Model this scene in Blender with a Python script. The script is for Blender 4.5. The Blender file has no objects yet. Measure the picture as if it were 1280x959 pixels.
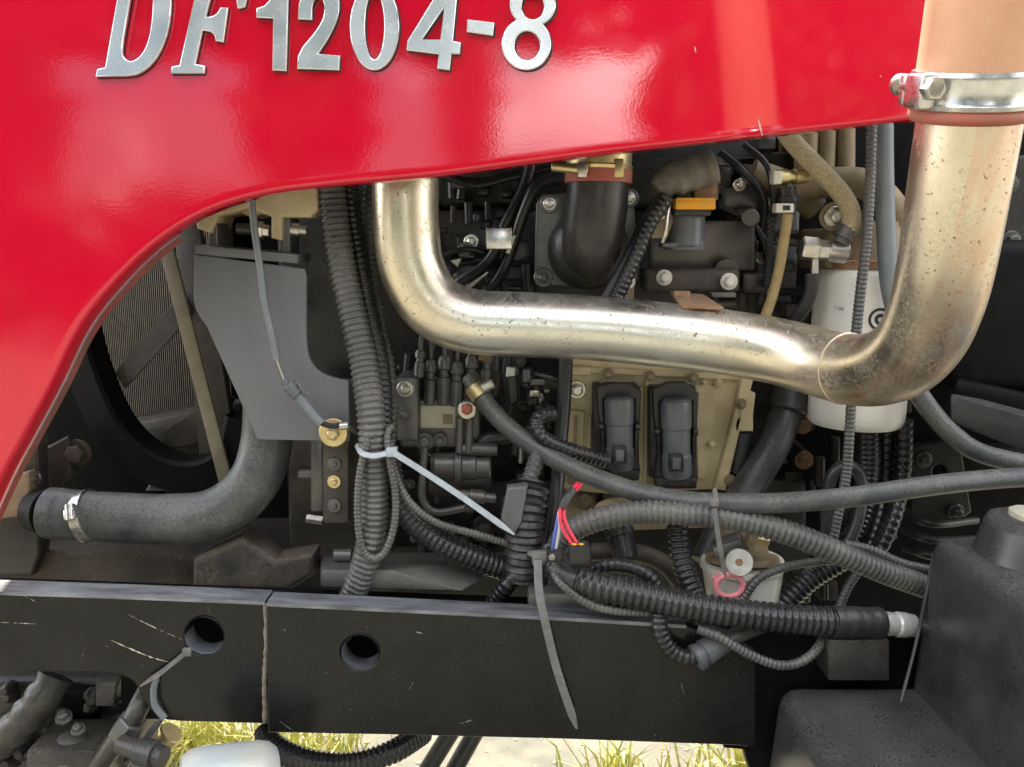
import bpy, bmesh, math, random
from mathutils import Vector, Matrix
random.seed(7)
SC = bpy.context.scene
COL = SC.collection
# ------------------------------------------------------------------ camera, sky, sun, exposure
F = 1100.0; PITCH = math.radians(9); CAM = Vector((0, -1.0, 1.25))
cd = bpy.data.cameras.new('camera'); co = bpy.data.objects.new('camera', cd); COL.objects.link(co)
co.location = CAM; co.rotation_euler = (math.radians(90) - PITCH, 0, 0)
cd.sensor_width = 36; cd.lens = 36 * F / 1280; cd.clip_start = .02; cd.clip_end = 500
SC.camera = co
SUN_EL, SUN_AZ = math.radians(52), math.radians(12)     # azimuth measured from +Y towards -X: the sun stands behind the tractor
W = bpy.data.worlds.new('World'); SC.world = W; W.use_nodes = True
wn, wl = W.node_tree.nodes, W.node_tree.links
bg = wn['Background']; bg.inputs[1].default_value = .12
sky = wn.new('ShaderNodeTexSky'); sky.sky_type = 'NISHITA'; sky.sun_disc = False
sky.dust_density = 2.5; sky.sun_elevation = SUN_EL; sky.sun_rotation = -SUN_AZ
tc = wn.new('ShaderNodeTexCoord')
cn = wn.new('ShaderNodeTexNoise'); cn.inputs['Scale'].default_value = 2.6; cn.inputs['Detail'].default_value = 5
wl.new(tc.outputs['Generated'], cn.inputs['Vector'])
cr = wn.new('ShaderNodeValToRGB'); cr.color_ramp.elements[0].position = .47; cr.color_ramp.elements[1].position = .62
wl.new(cn.outputs['Fac'], cr.inputs['Fac'])
cm = wn.new('ShaderNodeMixRGB'); cm.inputs['Color2'].default_value = (24, 23.5, 23, 1)
wl.new(cr.outputs['Color'], cm.inputs['Fac']); wl.new(sky.outputs['Color'], cm.inputs['Color1'])
wl.new(cm.outputs['Color'], bg.inputs['Color'])
sd = bpy.data.lights.new('sun', 'SUN'); so = bpy.data.objects.new('sun', sd); COL.objects.link(so)
sd.energy = 5.0; sd.angle = math.radians(.6); sd.color = (1, .93, .8)
sdir = Vector((-math.sin(SUN_AZ) * math.cos(SUN_EL), math.cos(SUN_AZ) * math.cos(SUN_EL), math.sin(SUN_EL)))
so.rotation_euler = sdir.to_track_quat('Z', 'Y').to_euler()
SC.view_settings.view_transform = 'Standard'; SC.view_settings.look = 'None'
SC.view_settings.exposure = 1.18; SC.view_settings.gamma = 1
SC.cycles.max_bounces = 5

# ------------------------------------------------------------------ helpers
_f = Vector((0, math.cos(PITCH), -math.sin(PITCH))); _u = Vector((0, math.sin(PITCH), math.cos(PITCH)))
def P(px, py, Y):
    d = _f + Vector(((px - 640) / F, 0, 0)) + _u * (-(py - 479.5) / F)
    return CAM + d * ((Y - CAM.y) / d.y)
def mpp(p):                       # metres for one pixel at a point
    return (p - CAM).dot(_f) / F
def root(name, label, cat, loc, group=None):
    o = bpy.data.objects.new(name, None); COL.objects.link(o); o.empty_display_size = .02
    o.location = P(*loc); o['label'] = label; o['category'] = cat
    if group: o['group'] = group
    return o
def tag(o, label, cat, group=None):
    o['label'] = label; o['category'] = cat
    if group: o['group'] = group
    return o
def finish(name, me, mat, parent=None, smooth=32):
    if mat: me.materials.append(mat)
    if smooth:
        me.polygons.foreach_set('use_smooth', [True] * len(me.polygons)); me.set_sharp_from_angle(angle=math.radians(smooth))
    o = bpy.data.objects.new(name, me); COL.objects.link(o)
    if parent is None:
        cs = [v.co for v in me.vertices]
        c = Vector(((min(v.x for v in cs) + max(v.x for v in cs)) / 2, (min(v.y for v in cs) + max(v.y for v in cs)) / 2, min(v.z for v in cs)))
        me.transform(Matrix.Translation(-c)); o.location = c
    else:
        o.parent = parent
        if parent.type == 'EMPTY': o.location = -parent.location
    return o
class MB:
    def __init__(s): s.v = []; s.f = []
    def add(s, vs, fs):
        b = len(s.v); s.v += [tuple(v) for v in vs]; s.f += [tuple(i + b for i in f) for f in fs]
        return s
    def lathe(s, p0, p1, prof, seg=20, rot=0):          # prof: (fraction of p0->p1, radius)
        p0, p1 = Vector(p0), Vector(p1); ax = (p1 - p0); n = ax.normalized()
        a = n.orthogonal().normalized() if abs(n.y) < .9 else (Vector((1, 0, 0)) - n * n.x).normalized()
        b = n.cross(a); vs = []; fs = []
        for (t, r) in prof:
            for k in range(seg):
                th = 2 * math.pi * k / seg + rot
                vs.append(p0 + ax * t + (a * math.cos(th) + b * math.sin(th)) * r)
        for i in range(len(prof) - 1):
            for k in range(seg):
                k2 = (k + 1) % seg
                fs.append((i * seg + k, i * seg + k2, (i + 1) * seg + k2, (i + 1) * seg + k))
        fs.append(tuple(range(seg - 1, -1, -1))); fs.append(tuple((len(prof) - 1) * seg + k for k in range(seg)))
        return s.add(vs, fs)
    def cyl(s, p0, p1, r, seg=20, ch=.08, rot=0):
        L = max((Vector(p1) - Vector(p0)).length, 1e-6); c = min(ch * r, L * .3)
        return s.lathe(p0, p1, [(0, r - c), (c / L, r), (1 - c / L, r), (1, r - c)], seg, rot)
    def tube(s, pts, rad, seg=14, cap=True, flat=1.0, two=False):  # pts already dense
        n = len(pts); vs = []; fs = []
        T = [(pts[min(i + 1, n - 1)] - pts[max(i - 1, 0)]).normalized() for i in range(n)]
        a = T[0].orthogonal().normalized()
        for i in range(n):
            a = (a - T[i] * a.dot(T[i])).normalized(); b = T[i].cross(a); r = 0 if two else (rad(i) if callable(rad) else rad)
            for k in range(seg):
                th = 2 * math.pi * k / seg
                if two: r = rad(i, k)
                vs.append(pts[i] + a * (math.cos(th) * r) + b * (math.sin(th) * r * flat))
        for i in range(n - 1):
            for k in range(seg):
                k2 = (k + 1) % seg
                fs.append((i * seg + k, i * seg + k2, (i + 1) * seg + k2, (i + 1) * seg + k))
        if cap: fs.append(tuple(range(seg - 1, -1, -1))); fs.append(tuple((n - 1) * seg + k for k in range(seg)))
        return s.add(vs, fs)
    def hexa(s, c8):                                    # 8 corners: bottom 4 ccw, top 4 ccw
        return s.add(c8, [(3, 2, 1, 0), (4, 5, 6, 7), (0, 1, 5, 4), (1, 2, 6, 5), (2, 3, 7, 6), (3, 0, 4, 7)])
    def box(s, x0, y0, x1, y1, Y, d):                   # pixel rectangle at plane Y, depth d behind it
        a, b, c, e = P(x0, y1, Y), P(x1, y1, Y), P(x1, y0, Y), P(x0, y0, Y); D = Vector((0, d, 0))
        return s.hexa([a, b, b + D, a + D, e, c, c + D, e + D])
    def mesh(s, bevel=0, bseg=2, sub=0):
        me = bpy.data.meshes.new('m'); me.from_pydata(s.v, [], s.f)
        bm = bmesh.new(); bm.from_mesh(me)
        bmesh.ops.recalc_face_normals(bm, faces=bm.faces)
        if bevel: bmesh.ops.bevel(bm, geom=list(bm.edges), offset=bevel, segments=bseg, profile=.5, affect='EDGES', clamp_overlap=True)
        bm.to_mesh(me); bm.free(); return me
    def build(s, name, mat, parent=None, bevel=0, bseg=2, smooth=32):
        return finish(name, s.mesh(bevel, bseg), mat, parent, smooth)
def spline(ctrl, step=.004):                            # Catmull-Rom through points, even spacing
    c = [Vector(p) for p in ctrl]; c = [c[0] * 2 - c[1]] + c + [c[-1] * 2 - c[-2]]; d = []
    for i in range(1, len(c) - 2):
        for k in range(24):
            t = k / 24; p0, p1, p2, p3 = c[i - 1:i + 3]
            d.append(.5 * ((2 * p1) + (p2 - p0) * t + (2 * p0 - 5 * p1 + 4 * p2 - p3) * t * t + (3 * p1 - p0 - 3 * p2 + p3) * t ** 3))
    d.append(c[-2]); L = [0]
    for i in range(1, len(d)): L.append(L[-1] + (d[i] - d[i - 1]).length)
    n = max(int(L[-1] / step), 4); out = []; j = 0
    for k in range(n + 1):
        s = L[-1] * k / n
        while j < len(L) - 2 and L[j + 1] < s: j += 1
        w = (s - L[j]) / max(L[j + 1] - L[j], 1e-9); out.append(d[j].lerp(d[j + 1], min(max(w, 0), 1)))
    return out
def px(pts): return [P(*p) for p in pts]
def hose(name, pts, r, mat, parent=None, seg=18, step=.006, flat=1.0, wob=0):
    d = spline(px(pts), step); n = len(d); ph = random.random() * 9
    rf = (lambda i: r * (1 + wob * math.sin(i * .9 + ph) * math.sin(i * .23 + ph))) if wob else r
    return MB().tube(d, rf, seg, True, flat).build(name, mat, parent)
def conduit(name, pts, r, mat, parent=None, pitch=.0075, amp=.12, seg=20):
    d = spline(px(pts), pitch / 7); n = len(d); ph = random.random() * 9; k0 = random.uniform(0, 6.28); tw = random.uniform(-6, 6)
    def rf(i, k):
        g = math.tanh(2.6 * math.sin(2 * math.pi * i / 7 + .5 * math.sin(i * .05 + ph)))
        th = (2 * math.pi * k / seg - k0 - tw * i * pitch / 7) % 6.283; slit = .12 if th < 6.283 / seg else 0
        return r * (1 - amp / 2 + amp / 2 * g - slit) * (1 + .018 * math.sin(i * .031 + ph) + .012 * math.sin(2 * math.pi * k / seg * 2 + i * .02))
    return MB().tube(d, rf, seg, two=True).build(name, mat, parent, smooth=50)
def outline(pts, Y, t, name, mat, parent=None, holes=(), bevel=.0012, back=None):
    """plate: a pixel outline laid on the vertical plane y = Y, thickness t behind it"""
    cu = bpy.data.curves.new('c', 'CURVE'); cu.dimensions = '2D'; cu.fill_mode = 'BOTH'
    for poly in [pts] + list(holes):
        w = [P(x, y, Y) for x, y in poly]
        sp = cu.splines.new('POLY'); sp.points.add(len(w) - 1); sp.use_cyclic_u = True
        for q, p in zip(sp.points, w): q.co = (p.x, p.z, 0, 1)
    bv = min(bevel, t * .3); cu.extrude = t / 2 - bv; cu.bevel_depth = bv; cu.bevel_resolution = 2; cu.offset = -bv
    o = bpy.data.objects.new('c', cu); COL.objects.link(o)
    dg = bpy.context.evaluated_depsgraph_get(); me = bpy.data.meshes.new_from_object(o.evaluated_get(dg))
    bpy.data.objects.remove(o); bpy.data.curves.remove(cu)
    me.transform(Matrix.Translation((0, Y + t / 2, 0)) @ Matrix.Rotation(math.radians(90), 4, 'X'))
    return finish(name, me, mat, parent, 30)
def ell(cx, cy, rx, ry, n=28, a0=0): return [(cx + rx * math.cos(2 * math.pi * k / n + a0), cy + ry * math.sin(2 * math.pi * k / n + a0)) for k in range(n)]
def curve2(pts, n=6):                                   # smooth an open pixel polyline
    c = [Vector((a, b, 0)) for a, b in pts]; c = [c[0] * 2 - c[1]] + c + [c[-1] * 2 - c[-2]]; d = []
    for i in range(1, len(c) - 2):
        for k in range(n):
            t = k / n; p0, p1, p2, p3 = c[i - 1:i + 3]
            q = .5 * ((2 * p1) + (p2 - p0) * t + (2 * p0 - 5 * p1 + 4 * p2 - p3) * t * t + (3 * p1 - p0 - 3 * p2 + p3) * t ** 3); d.append((q.x, q.y))
    d.append(tuple(pts[-1])); return d
CD = Vector((0, -1, 0))
def bolt(x, y, Y, r, mat, parent, d=CD, name='bolt', washer=1.45, h=.9, rot=None):
    p = P(x, y, Y); R = r * mpp(p); d = Vector(d).normalized(); b = MB(); rot = random.random() if rot is None else rot
    z = 0
    if washer: b.cyl(p + d * -.002, p + d * .0025, R * washer, 24); z = .0025
    b.lathe(p + d * z, p + d * (z + R * h), [(0, R), (.8, R), (1, R * .86)], 6, rot)
    b.lathe(p + d * (z + R * h - .0005), p + d * (z + R * h + .0012), [(0, R * .8), (1, R * .55)], 20)
    return b.build(name, mat, parent)
def roundbox(name, x0, y0, x1, y1, Y, d, mat, parent=None, bevel=.003, bseg=2):
    return MB().box(x0, y0, x1, y1, Y, d).build(name, mat, parent, bevel, bseg)
def rod(name, a, b, rpx, mat, parent=None, seg=20, prof=None, ch=.1):
    p, q = P(*a), P(*b); r = rpx * mpp((p + q) / 2); m = MB()
    if prof: m.lathe(p, q, [(t, k * r) for t, k in prof], seg)
    else: m.cyl(p, q, r, seg, ch)
    return m.build(name, mat, parent)

# ------------------------------------------------------------------ materials
def mat(name, c, rough=.5, metal=0, c2=None, ns=25, dust=0, dc=(.30, .24, .16), bump=0, bs=300, coat=0, specks=0, speckc=(.05, .02, .01), top=.5, stretch=None, lo=.35, hi=.65, scr=0, coatior=1.5, spec=.5, dfs=330):
    m = bpy.data.materials.new(name); m.use_nodes = True; n, l = m.node_tree.nodes, m.node_tree.links; b = n['Principled BSDF']
    t = n.new('ShaderNodeTexCoord'); vec = t.outputs['Object']
    if stretch:
        mp = n.new('ShaderNodeMapping'); mp.inputs['Scale'].default_value = stretch; l.new(vec, mp.inputs['Vector']); sv = mp.outputs['Vector']
    else: sv = vec
    def noise(s, det=5, v=vec):
        q = n.new('ShaderNodeTexNoise'); q.inputs['Scale'].default_value = s; q.inputs['Detail'].default_value = det; q.inputs['Roughness'].default_value = .6; l.new(v, q.inputs['Vector']); return q.outputs['Fac']
    def ramp(v, a, z, ca=(0, 0, 0, 1), cz=(1, 1, 1, 1)):
        q = n.new('ShaderNodeValToRGB'); e = q.color_ramp.elements; e[0].position = a; e[1].position = z; e[0].color = ca; e[1].color = cz; l.new(v, q.inputs['Fac']); return q.outputs['Color']
    def mix(f, a, z):
        q = n.new('ShaderNodeMixRGB')
        for s, v in ((q.inputs['Fac'], f), (q.inputs['Color1'], a), (q.inputs['Color2'], z)):
            if isinstance(v, (int, float)): s.default_value = v
            elif isinstance(v, tuple): s.default_value = (*v[:3], 1)
            else: l.new(v, s)
        return q.outputs['Color']
    def mth(op, a, z, cl=False):
        q = n.new('ShaderNodeMath'); q.operation = op; q.use_clamp = cl
        for s, v in ((q.inputs[0], a), (q.inputs[1], z)):
            if isinstance(v, (int, float)): s.default_value = v
            else: l.new(v, s)
        return q.outputs[0]
    c2 = c2 or tuple(x * .72 for x in c)
    col = mix(ramp(noise(ns, 4, sv), lo, hi), c, c2)
    ro = mth('ADD', mth('MULTIPLY', noise(ns * 2.3, 2), .2), rough - .08); me_ = metal
    if specks:
        sm = ramp(noise(260, 2), .70 - specks * .1, .75 - specks * .1)
        sm = mth('MULTIPLY', sm, ramp(noise(22, 3), .38, .6)); col = mix(sm, col, speckc)
        me_ = mth('SUBTRACT', metal, mth('MULTIPLY', sm, metal), True); ro = mth('ADD', ro, mth('MULTIPLY', sm, .4), True)
    if scr:
        mp = n.new('ShaderNodeMapping'); mp.inputs['Scale'].default_value = (9, 9, 60); mp.inputs['Rotation'].default_value = (0, .5, 0); l.new(vec, mp.inputs['Vector'])
        s1 = ramp(noise(6, 6, mp.outputs['Vector']), .70, .74); s1 = mth('MULTIPLY', s1, ramp(noise(7, 3), .45, .6)); s1 = mth('MULTIPLY', s1, scr)
        s2 = mth('MULTIPLY', ramp(noise(330, 2), .72, .76), ramp(noise(9, 4), .5, .66)); s2 = mth('MULTIPLY', s2, scr)
        col = mix(mth('ADD', s1, s2, True), col, (.32, .31, .29))
    if dust:
        g = n.new('ShaderNodeNewGeometry'); sx = n.new('ShaderNodeSeparateXYZ'); l.new(g.outputs['Normal'], sx.inputs[0])
        upm = mth('MULTIPLY', mth('MAXIMUM', sx.outputs['Z'], 0), top)
        dm = mth('MULTIPLY', mth('ADD', mth('ADD', upm, .25), mth('MULTIPLY', mth('SUBTRACT', noise(17, 4), .5), 2.2)), dust * 1.5, True)
        fine = mth('MULTIPLY', dm, ramp(noise(dfs, 3), .36, .6), True)
        col = mix(fine, col, dc); ro = mth('ADD', ro, mth('MULTIPLY', fine, .45), True)
        if metal: me_ = mth('SUBTRACT', me_, mth('MULTIPLY', fine, metal), True)
    b.inputs['Specular IOR Level'].default_value = spec
    l.new(col, b.inputs['Base Color']); l.new(ro, b.inputs['Roughness'])
    if isinstance(me_, (int, float)): b.inputs['Metallic'].default_value = me_
    else: l.new(me_, b.inputs['Metallic'])
    if coat: b.inputs['Coat IOR'].default_value = coatior; b.inputs['Coat Weight'].default_value = coat; b.inputs['Coat Roughness'].default_value = .10
    if bump:
        bp = n.new('ShaderNodeBump'); bp.inputs['Strength'].default_value = bump; bp.inputs['Distance'].default_value = .002
        l.new(noise(bs, 3), bp.inputs['Height']); l.new(bp.outputs['Normal'], b.inputs['Normal']); l.new(bp.outputs['Normal'], b.inputs['Coat Normal'])
    return m
M = {}
M['red'] = mat('red_paint', (.62, .001, .026), .40, 0, (.56, .001, .022), 5, bump=.022, bs=300, coat=1.0, coatior=1.72, spec=.05)
nn_ = M['red'].node_tree.nodes; ll_ = M['red'].node_tree.links; mp_ = nn_.new('ShaderNodeMapping'); mp_.inputs['Scale'].default_value = (5, 5, 2.2); ll_.new(next(x for x in nn_ if x.type == 'TEX_COORD').outputs['Object'], mp_.inputs['Vector'])
nz_ = nn_.new('ShaderNodeTexNoise'); nz_.inputs['Scale'].default_value = 2.5; nz_.inputs['Detail'].default_value = 5; ll_.new(mp_.outputs['Vector'], nz_.inputs['Vector'])
mr_ = nn_.new('ShaderNodeMapRange'); mr_.inputs['From Min'].default_value = .4; mr_.inputs['From Max'].default_value = .75; mr_.inputs['To Min'].default_value = .03; mr_.inputs['To Max'].default_value = .10; ll_.new(nz_.outputs['Fac'], mr_.inputs['Value']); ll_.new(mr_.outputs['Result'], nn_['Principled BSDF'].inputs['Coat Roughness'])
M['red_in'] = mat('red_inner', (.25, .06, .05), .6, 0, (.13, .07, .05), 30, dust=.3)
M['chrome'] = mat('letter_chrome', (.84, .87, .90), .24, .85, (.66, .70, .74), 14, bump=.03, bs=90, dust=.06, dc=(.6, .55, .45))
M['black_plastic'] = mat('black_plastic', (.010, .010, .011), .30, 0, (.018, .018, .02), 40, dust=.12, dc=(.2, .19, .17), bump=.1)
M['pipe'] = mat('galvanised_pipe', (.86, .83, .76), .28, 1, (.76, .71, .62), 9, specks=.68, speckc=(.17, .09, .04), dust=.34, dc=(.40, .30, .17), top=.1, bump=.025, bs=45)
def pipe_tint(m):                                       # plating and heat tint change along the pipe; streaks run lengthwise
    n, l = m.node_tree.nodes, m.node_tree.links
    tc_ = next(x for x in n if x.type == 'TEX_COORD'); sx = n.new('ShaderNodeSeparateXYZ'); l.new(tc_.outputs['Object'], sx.inputs[0])
    nz = n.new('ShaderNodeTexNoise'); nz.inputs['Scale'].default_value = 7; nz.inputs['Detail'].default_value = 5; l.new(tc_.outputs['Object'], nz.inputs['Vector'])
    ad = n.new('ShaderNodeMath'); ad.operation = 'MULTIPLY_ADD'; ad.inputs[1].default_value = .16; l.new(nz.outputs['Fac'], ad.inputs[0]); l.new(sx.outputs['X'], ad.inputs[2])
    mr = n.new('ShaderNodeMapRange'); mr.inputs['From Min'].default_value = -.10; mr.inputs['From Max'].default_value = .62; l.new(ad.outputs[0], mr.inputs['Value'])
    cr_ = n.new('ShaderNodeValToRGB'); e = cr_.color_ramp.elements
    e[0].position = 0; e[0].color = (1.0, .95, .80, 1); e[1].position = 1; e[1].color = (1, .98, .95, 1)
    for pos, c in ((.12, (1, .97, .88)), (.24, (.94, .98, 1.0)), (.52, (.93, .98, 1.0)), (.66, (1, .95, .84)), (.78, (.93, .87, .76)), (.88, (1, .97, .90))):
        q = e.new(pos); q.color = (*c, 1)
    l.new(mr.outputs['Result'], cr_.inputs['Fac'])
    mp = n.new('ShaderNodeMapping'); mp.inputs['Scale'].default_value = (60, 60, 2.5); l.new(tc_.outputs['Object'], mp.inputs['Vector'])
    ns_ = n.new('ShaderNodeTexNoise'); ns_.inputs['Scale'].default_value = 1; ns_.inputs['Detail'].default_value = 4; l.new(mp.outputs['Vector'], ns_.inputs['Vector'])
    sr = n.new('ShaderNodeValToRGB'); sr.color_ramp.elements[0].position = .42; sr.color_ramp.elements[1].position = .62; sr.color_ramp.elements[0].color = (1, .86, .82, 1); sr.color_ramp.elements[1].color = (1, 1, 1, 1); l.new(ns_.outputs['Fac'], sr.inputs['Fac'])
    gt = n.new('ShaderNodeMath'); gt.operation = 'GREATER_THAN'; gt.inputs[1].default_value = .36; l.new(sx.outputs['X'], gt.inputs[0])
    b = n['Principled BSDF']; src = b.inputs['Base Color'].links[0].from_socket
    m1 = n.new('ShaderNodeMixRGB'); m1.blend_type = 'MULTIPLY'; m1.inputs['Fac'].default_value = 1; l.new(src, m1.inputs['Color1']); l.new(cr_.outputs['Color'], m1.inputs['Color2'])
    m2 = n.new('ShaderNodeMixRGB'); m2.blend_type = 'MULTIPLY'; l.new(gt.outputs[0], m2.inputs['Fac']); l.new(m1.outputs['Color'], m2.inputs['Color1']); l.new(sr.outputs['Color'], m2.inputs['Color2'])
    l.new(m2.outputs['Color'], b.inputs['Base Color'])
pipe_tint(M['pipe'])
M['pipe_dirty'] = M['pipe']
M['steel'] = mat('zinc_steel', (.72, .70, .66), .3, 1, (.5, .47, .42), 60, dust=.25)
M['band'] = mat('clamp_steel', (.8, .8, .8), .24, 1, (.62, .62, .62), 60, dust=.1)
M['yellow_zinc'] = mat('yellow_zinc', (.80, .66, .33), .35, .9, (.62, .5, .28), 50, dust=.15)
M['tan_hose'] = mat('tan_rubber', (.58, .30, .18), .6, 0, (.66, .36, .22), 14, dust=.3, dc=(.62, .42, .26), top=.2)
M['red_rubber'] = mat('red_rubber', (.45, .10, .07), .55, 0, (.35, .12, .08), 40, dust=.35)
M['rubber'] = mat('black_rubber', (.014, .015, .017), .30, 0, (.026, .027, .029), 30, dust=.2, dc=(.2, .19, .17), bump=.12, bs=500)
M['rubber_dusty'] = mat('dusty_rubber', (.038, .043, .050), .32, 0, (.065, .070, .074), 22, dust=.4, dc=(.25, .235, .18), bump=.12, bs=400)
M['rubber_blue'] = mat('blue_grey_rubber', (.12, .145, .17), .42, 0, (.17, .19, .20), 18, dust=.3, dc=(.3, .29, .26))
M['conduit'] = mat('conduit_plastic', (.012, .012, .014), .20, 0, (.020, .020, .022), 30, dust=.14, dc=(.2, .19, .17), top=.6)
M['conduit_dusty'] = mat('dusty_conduit_plastic', (.055, .058, .061), .25, 0, (.09, .09, .087), 18, dust=.32, dc=(.28, .26, .21), top=.5)
M['grey_paint'] = mat('grey_powder_coat', (.125, .128, .142), .40, 0, (.137, .139, .150), 8, dust=.2, dc=(.22, .21, .19), bump=.03, bs=400, top=.2)
M['cream'] = mat('cream_engine_paint', (.60, .50, .31), .42, 0, (.46, .37, .21), 22, dust=.3, dc=(.28, .21, .12), bump=.15, bs=160, top=.3)
M['cream_dark'] = mat('dirty_cream_casting', (.32, .25, .15), .55, 0, (.18, .13, .08), 24, dust=.6, dc=(.20, .15, .09), bump=.25, bs=180)
M['cast'] = mat('dark_casting', (.022, .022, .023), .28, 0, (.036, .034, .032), 30, dust=.32, dc=(.16, .135, .10), bump=.22, bs=260)
M['cast_mid'] = mat('grey_casting', (.095, .097, .102), .28, .4, (.14, .135, .125), 30, dust=.26, dc=(.22, .19, .14), bump=.2, bs=260)
M['cast_brown'] = mat('dusty_casting', (.065, .056, .045), .5, 0, (.034, .031, .028), 26, dust=.5, dc=(.18, .14, .095), bump=.4, bs=200)
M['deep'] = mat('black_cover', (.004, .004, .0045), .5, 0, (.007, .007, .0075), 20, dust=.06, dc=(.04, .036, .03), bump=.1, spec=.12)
M['rail'] = mat('black_chassis_paint', (.006, .006, .0062), .18, 0, (.011, .0107, .0105), 9, dust=.10, dc=(.07, .069, .067), bump=.03, bs=90, top=1.5, scr=1.0, spec=.32)
M['tank'] = mat('tank_plastic', (.019, .0195, .0215), .27, 0, (.028, .0285, .030), 10, dust=.26, dc=(.15, .147, .14), bump=.04, bs=500, top=1.0, scr=.35, dfs=420)
M['white'] = mat('white_paint', (.80, .80, .75), .32, 0, (.76, .74, .66), 10, dust=.12, dc=(.5, .42, .28), coat=.3)
M['grit'] = mat('pale_grit', (.34, .31, .24), .9, 0, (.22, .2, .16), 90)
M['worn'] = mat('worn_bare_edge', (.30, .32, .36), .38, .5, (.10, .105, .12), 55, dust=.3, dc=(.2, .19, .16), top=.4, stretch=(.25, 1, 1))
M['foliage'] = mat('tree_leaves', (.035, .065, .016), .6, 0, (.06, .085, .025), 2)
M['ink'] = mat('dark_ink', (.03, .03, .04), .6)
M['label'] = mat('cream_label', (.55, .53, .42), .6, 0, (.42, .40, .30), 60, dust=.3)
M['tape'] = mat('grey_cloth_tape', (.16, .15, .13), .65, 0, (.09, .085, .075), 60, dust=.5, bump=.5, bs=180)
M['black_tape'] = mat('black_tape', (.014, .014, .016), .32, 0, (.024, .024, .025), 60, dust=.18, dc=(.18, .175, .165), bump=.4, bs=150)
M['yellow'] = mat('yellow_connector', (.85, .38, .01), .45, 0, (.75, .36, .02), 40, dust=.25)
M['grey_plastic'] = mat('grey_plastic', (.075, .085, .10), .34, 0, (.11, .12, .13), 30, dust=.2)
M['tie_white'] = mat('clear_nylon', (.46, .51, .56), .3, 0, (.36, .41, .46), 80, dust=.2)
M['tie_black'] = mat('black_nylon', (.10, .10, .105), .4, 0, (.16, .155, .15), 70, dust=.5, dc=(.3, .28, .24))
M['wire_red'] = mat('red_wire', (.75, .04, .08), .4)
M['wire_blue'] = mat('blue_wire', (.10, .15, .55), .4)
M['wire_white'] = mat('white_wire', (.7, .7, .68), .4)
M['pink'] = mat('pink_tag', (.80, .28, .30), .5, 0, (.72, .22, .25), 60, dust=.2)
M['braid'] = mat('braided_hose', (.56, .48, .30), .6, 0, (.36, .30, .18), 620, dust=.25, bump=.8, bs=700, lo=.45, hi=.55)
M['tan_line'] = mat('amber_hose', (.50, .38, .17), .35, 0, (.38, .28, .13), 50, dust=.3)
M['strap'] = mat('tan_strap', (.27, .24, .17), .6, 0, (.2, .17, .11), 40, dust=.5)
M['core'] = mat('radiator_fins', (.10, .080, .056), .5, .3, (.06, .050, .037), 60, dust=.35, dc=(.18, .145, .09))
M['rust'] = mat('rusty_steel', (.32, .19, .11), .65, .2, (.2, .1, .05), 70, dust=.4)
M['chrome_rod'] = mat('pale_steel_cover', (.48, .54, .55), .3, .15, (.55, .54, .46), 14, dust=.2, dc=(.4, .36, .25))
M['concrete'] = mat('concrete', (.27, .25, .185), .9, 0, (.15, .143, .115), 6, dust=.4, dc=(.11, .105, .085), bump=.6, bs=60, top=.1)
M['grass'] = mat('grass_blades', (.32, .37, .05), .5, 0, (.66, .58, .22), 30)

# ------------------------------------------------------------------ ground
g = MB(); g.add([(-60, -60, 0), (60, -60, 0), (60, 60, 0), (-60, 60, 0)], [(0, 1, 2, 3)])
o = g.build('ground', M['concrete'], None); o['kind'] = 'structure'
def ground_at(x, y):
    d = P(x, y, 0) - CAM; return CAM + d * (-CAM.z / d.z)
gb = MB()
def tuft(x, y, n, h, sp):
    c = ground_at(x, y)
    for k in range(int(n * .95)):
        a = random.uniform(0, 6.28); r = abs(random.gauss(0, sp)); b = c + Vector((math.cos(a) * r, math.sin(a) * r, 0)); hh = h * random.uniform(.4, 1.1)
        l = Vector((random.gauss(0, .75), random.gauss(0, .75), 0)) * hh; w = Vector((random.uniform(-1, 1), random.uniform(-.4, .4), 0)).normalized() * random.uniform(.002, .0042)
        m1 = b + l * .3 + Vector((0, 0, hh * .6)); m2 = b + l * .9 + Vector((0, 0, hh))
        gb.add([b - w, b + w, m1 + w * .8, m1 - w * .8, m2], [(0, 1, 2, 3), (3, 2, 4)])
for (x, y, n, h, s) in ((240, 945, 190, .15, .09), (285, 950, 120, .12, .08), (205, 940, 60, .12, .06), (370, 958, 150, .12, .10), (420, 955, 60, .1, .07), (335, 950, 60, .12, .05),
                        (760, 985, 50, .12, .05), (790, 985, 30, .12, .06), (870, 985, 40, .1, .08), (930, 970, 60, .14, .05), (955, 975, 40, .12, .04), (700, 1000, 30, .06, .1)): tuft(x, y, n, h, s)
o = gb.build('grass', M['grass'], None, smooth=0); o['kind'] = 'stuff'; o['label'] = 'sunlit yellow green grass growing under the tractor'
tr_ = MB()  # unseen trees read from reflections; gaps shaped to place the hood's bright patches
rt0 = random.Random(3)
for x in (-11, -8.2, -6.6, -3.1, -.6, 2.4, 4.9, 7.4, 10.2):
    tr_.lathe((x, -9.5, 0), (x + rt0.uniform(-.3, .3), -9.5, 4.5), [(0, .17), (.5, .13), (1, .05)], 9)
def leaves(x, y, zc, rx, rz, nl):
    for k in range(int(nl * 1.6)):
        v = Vector((rt0.gauss(0, 1), rt0.gauss(0, 1), rt0.gauss(0, 1))).normalized() * rt0.random() ** .4; c = Vector((x + v.x * rx, y + v.y * .8, max(zc + v.z * rz, .05)))
        a = Vector((rt0.gauss(0, 1), rt0.gauss(0, 1), rt0.gauss(0, 1))).normalized(); b = a.orthogonal().normalized(); q = rt0.uniform(.16, .34)
        tr_.add([c - a * q, c + b * q * .6, c + a * q, c - b * q * .6], [(0, 1, 2, 3)])
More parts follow.
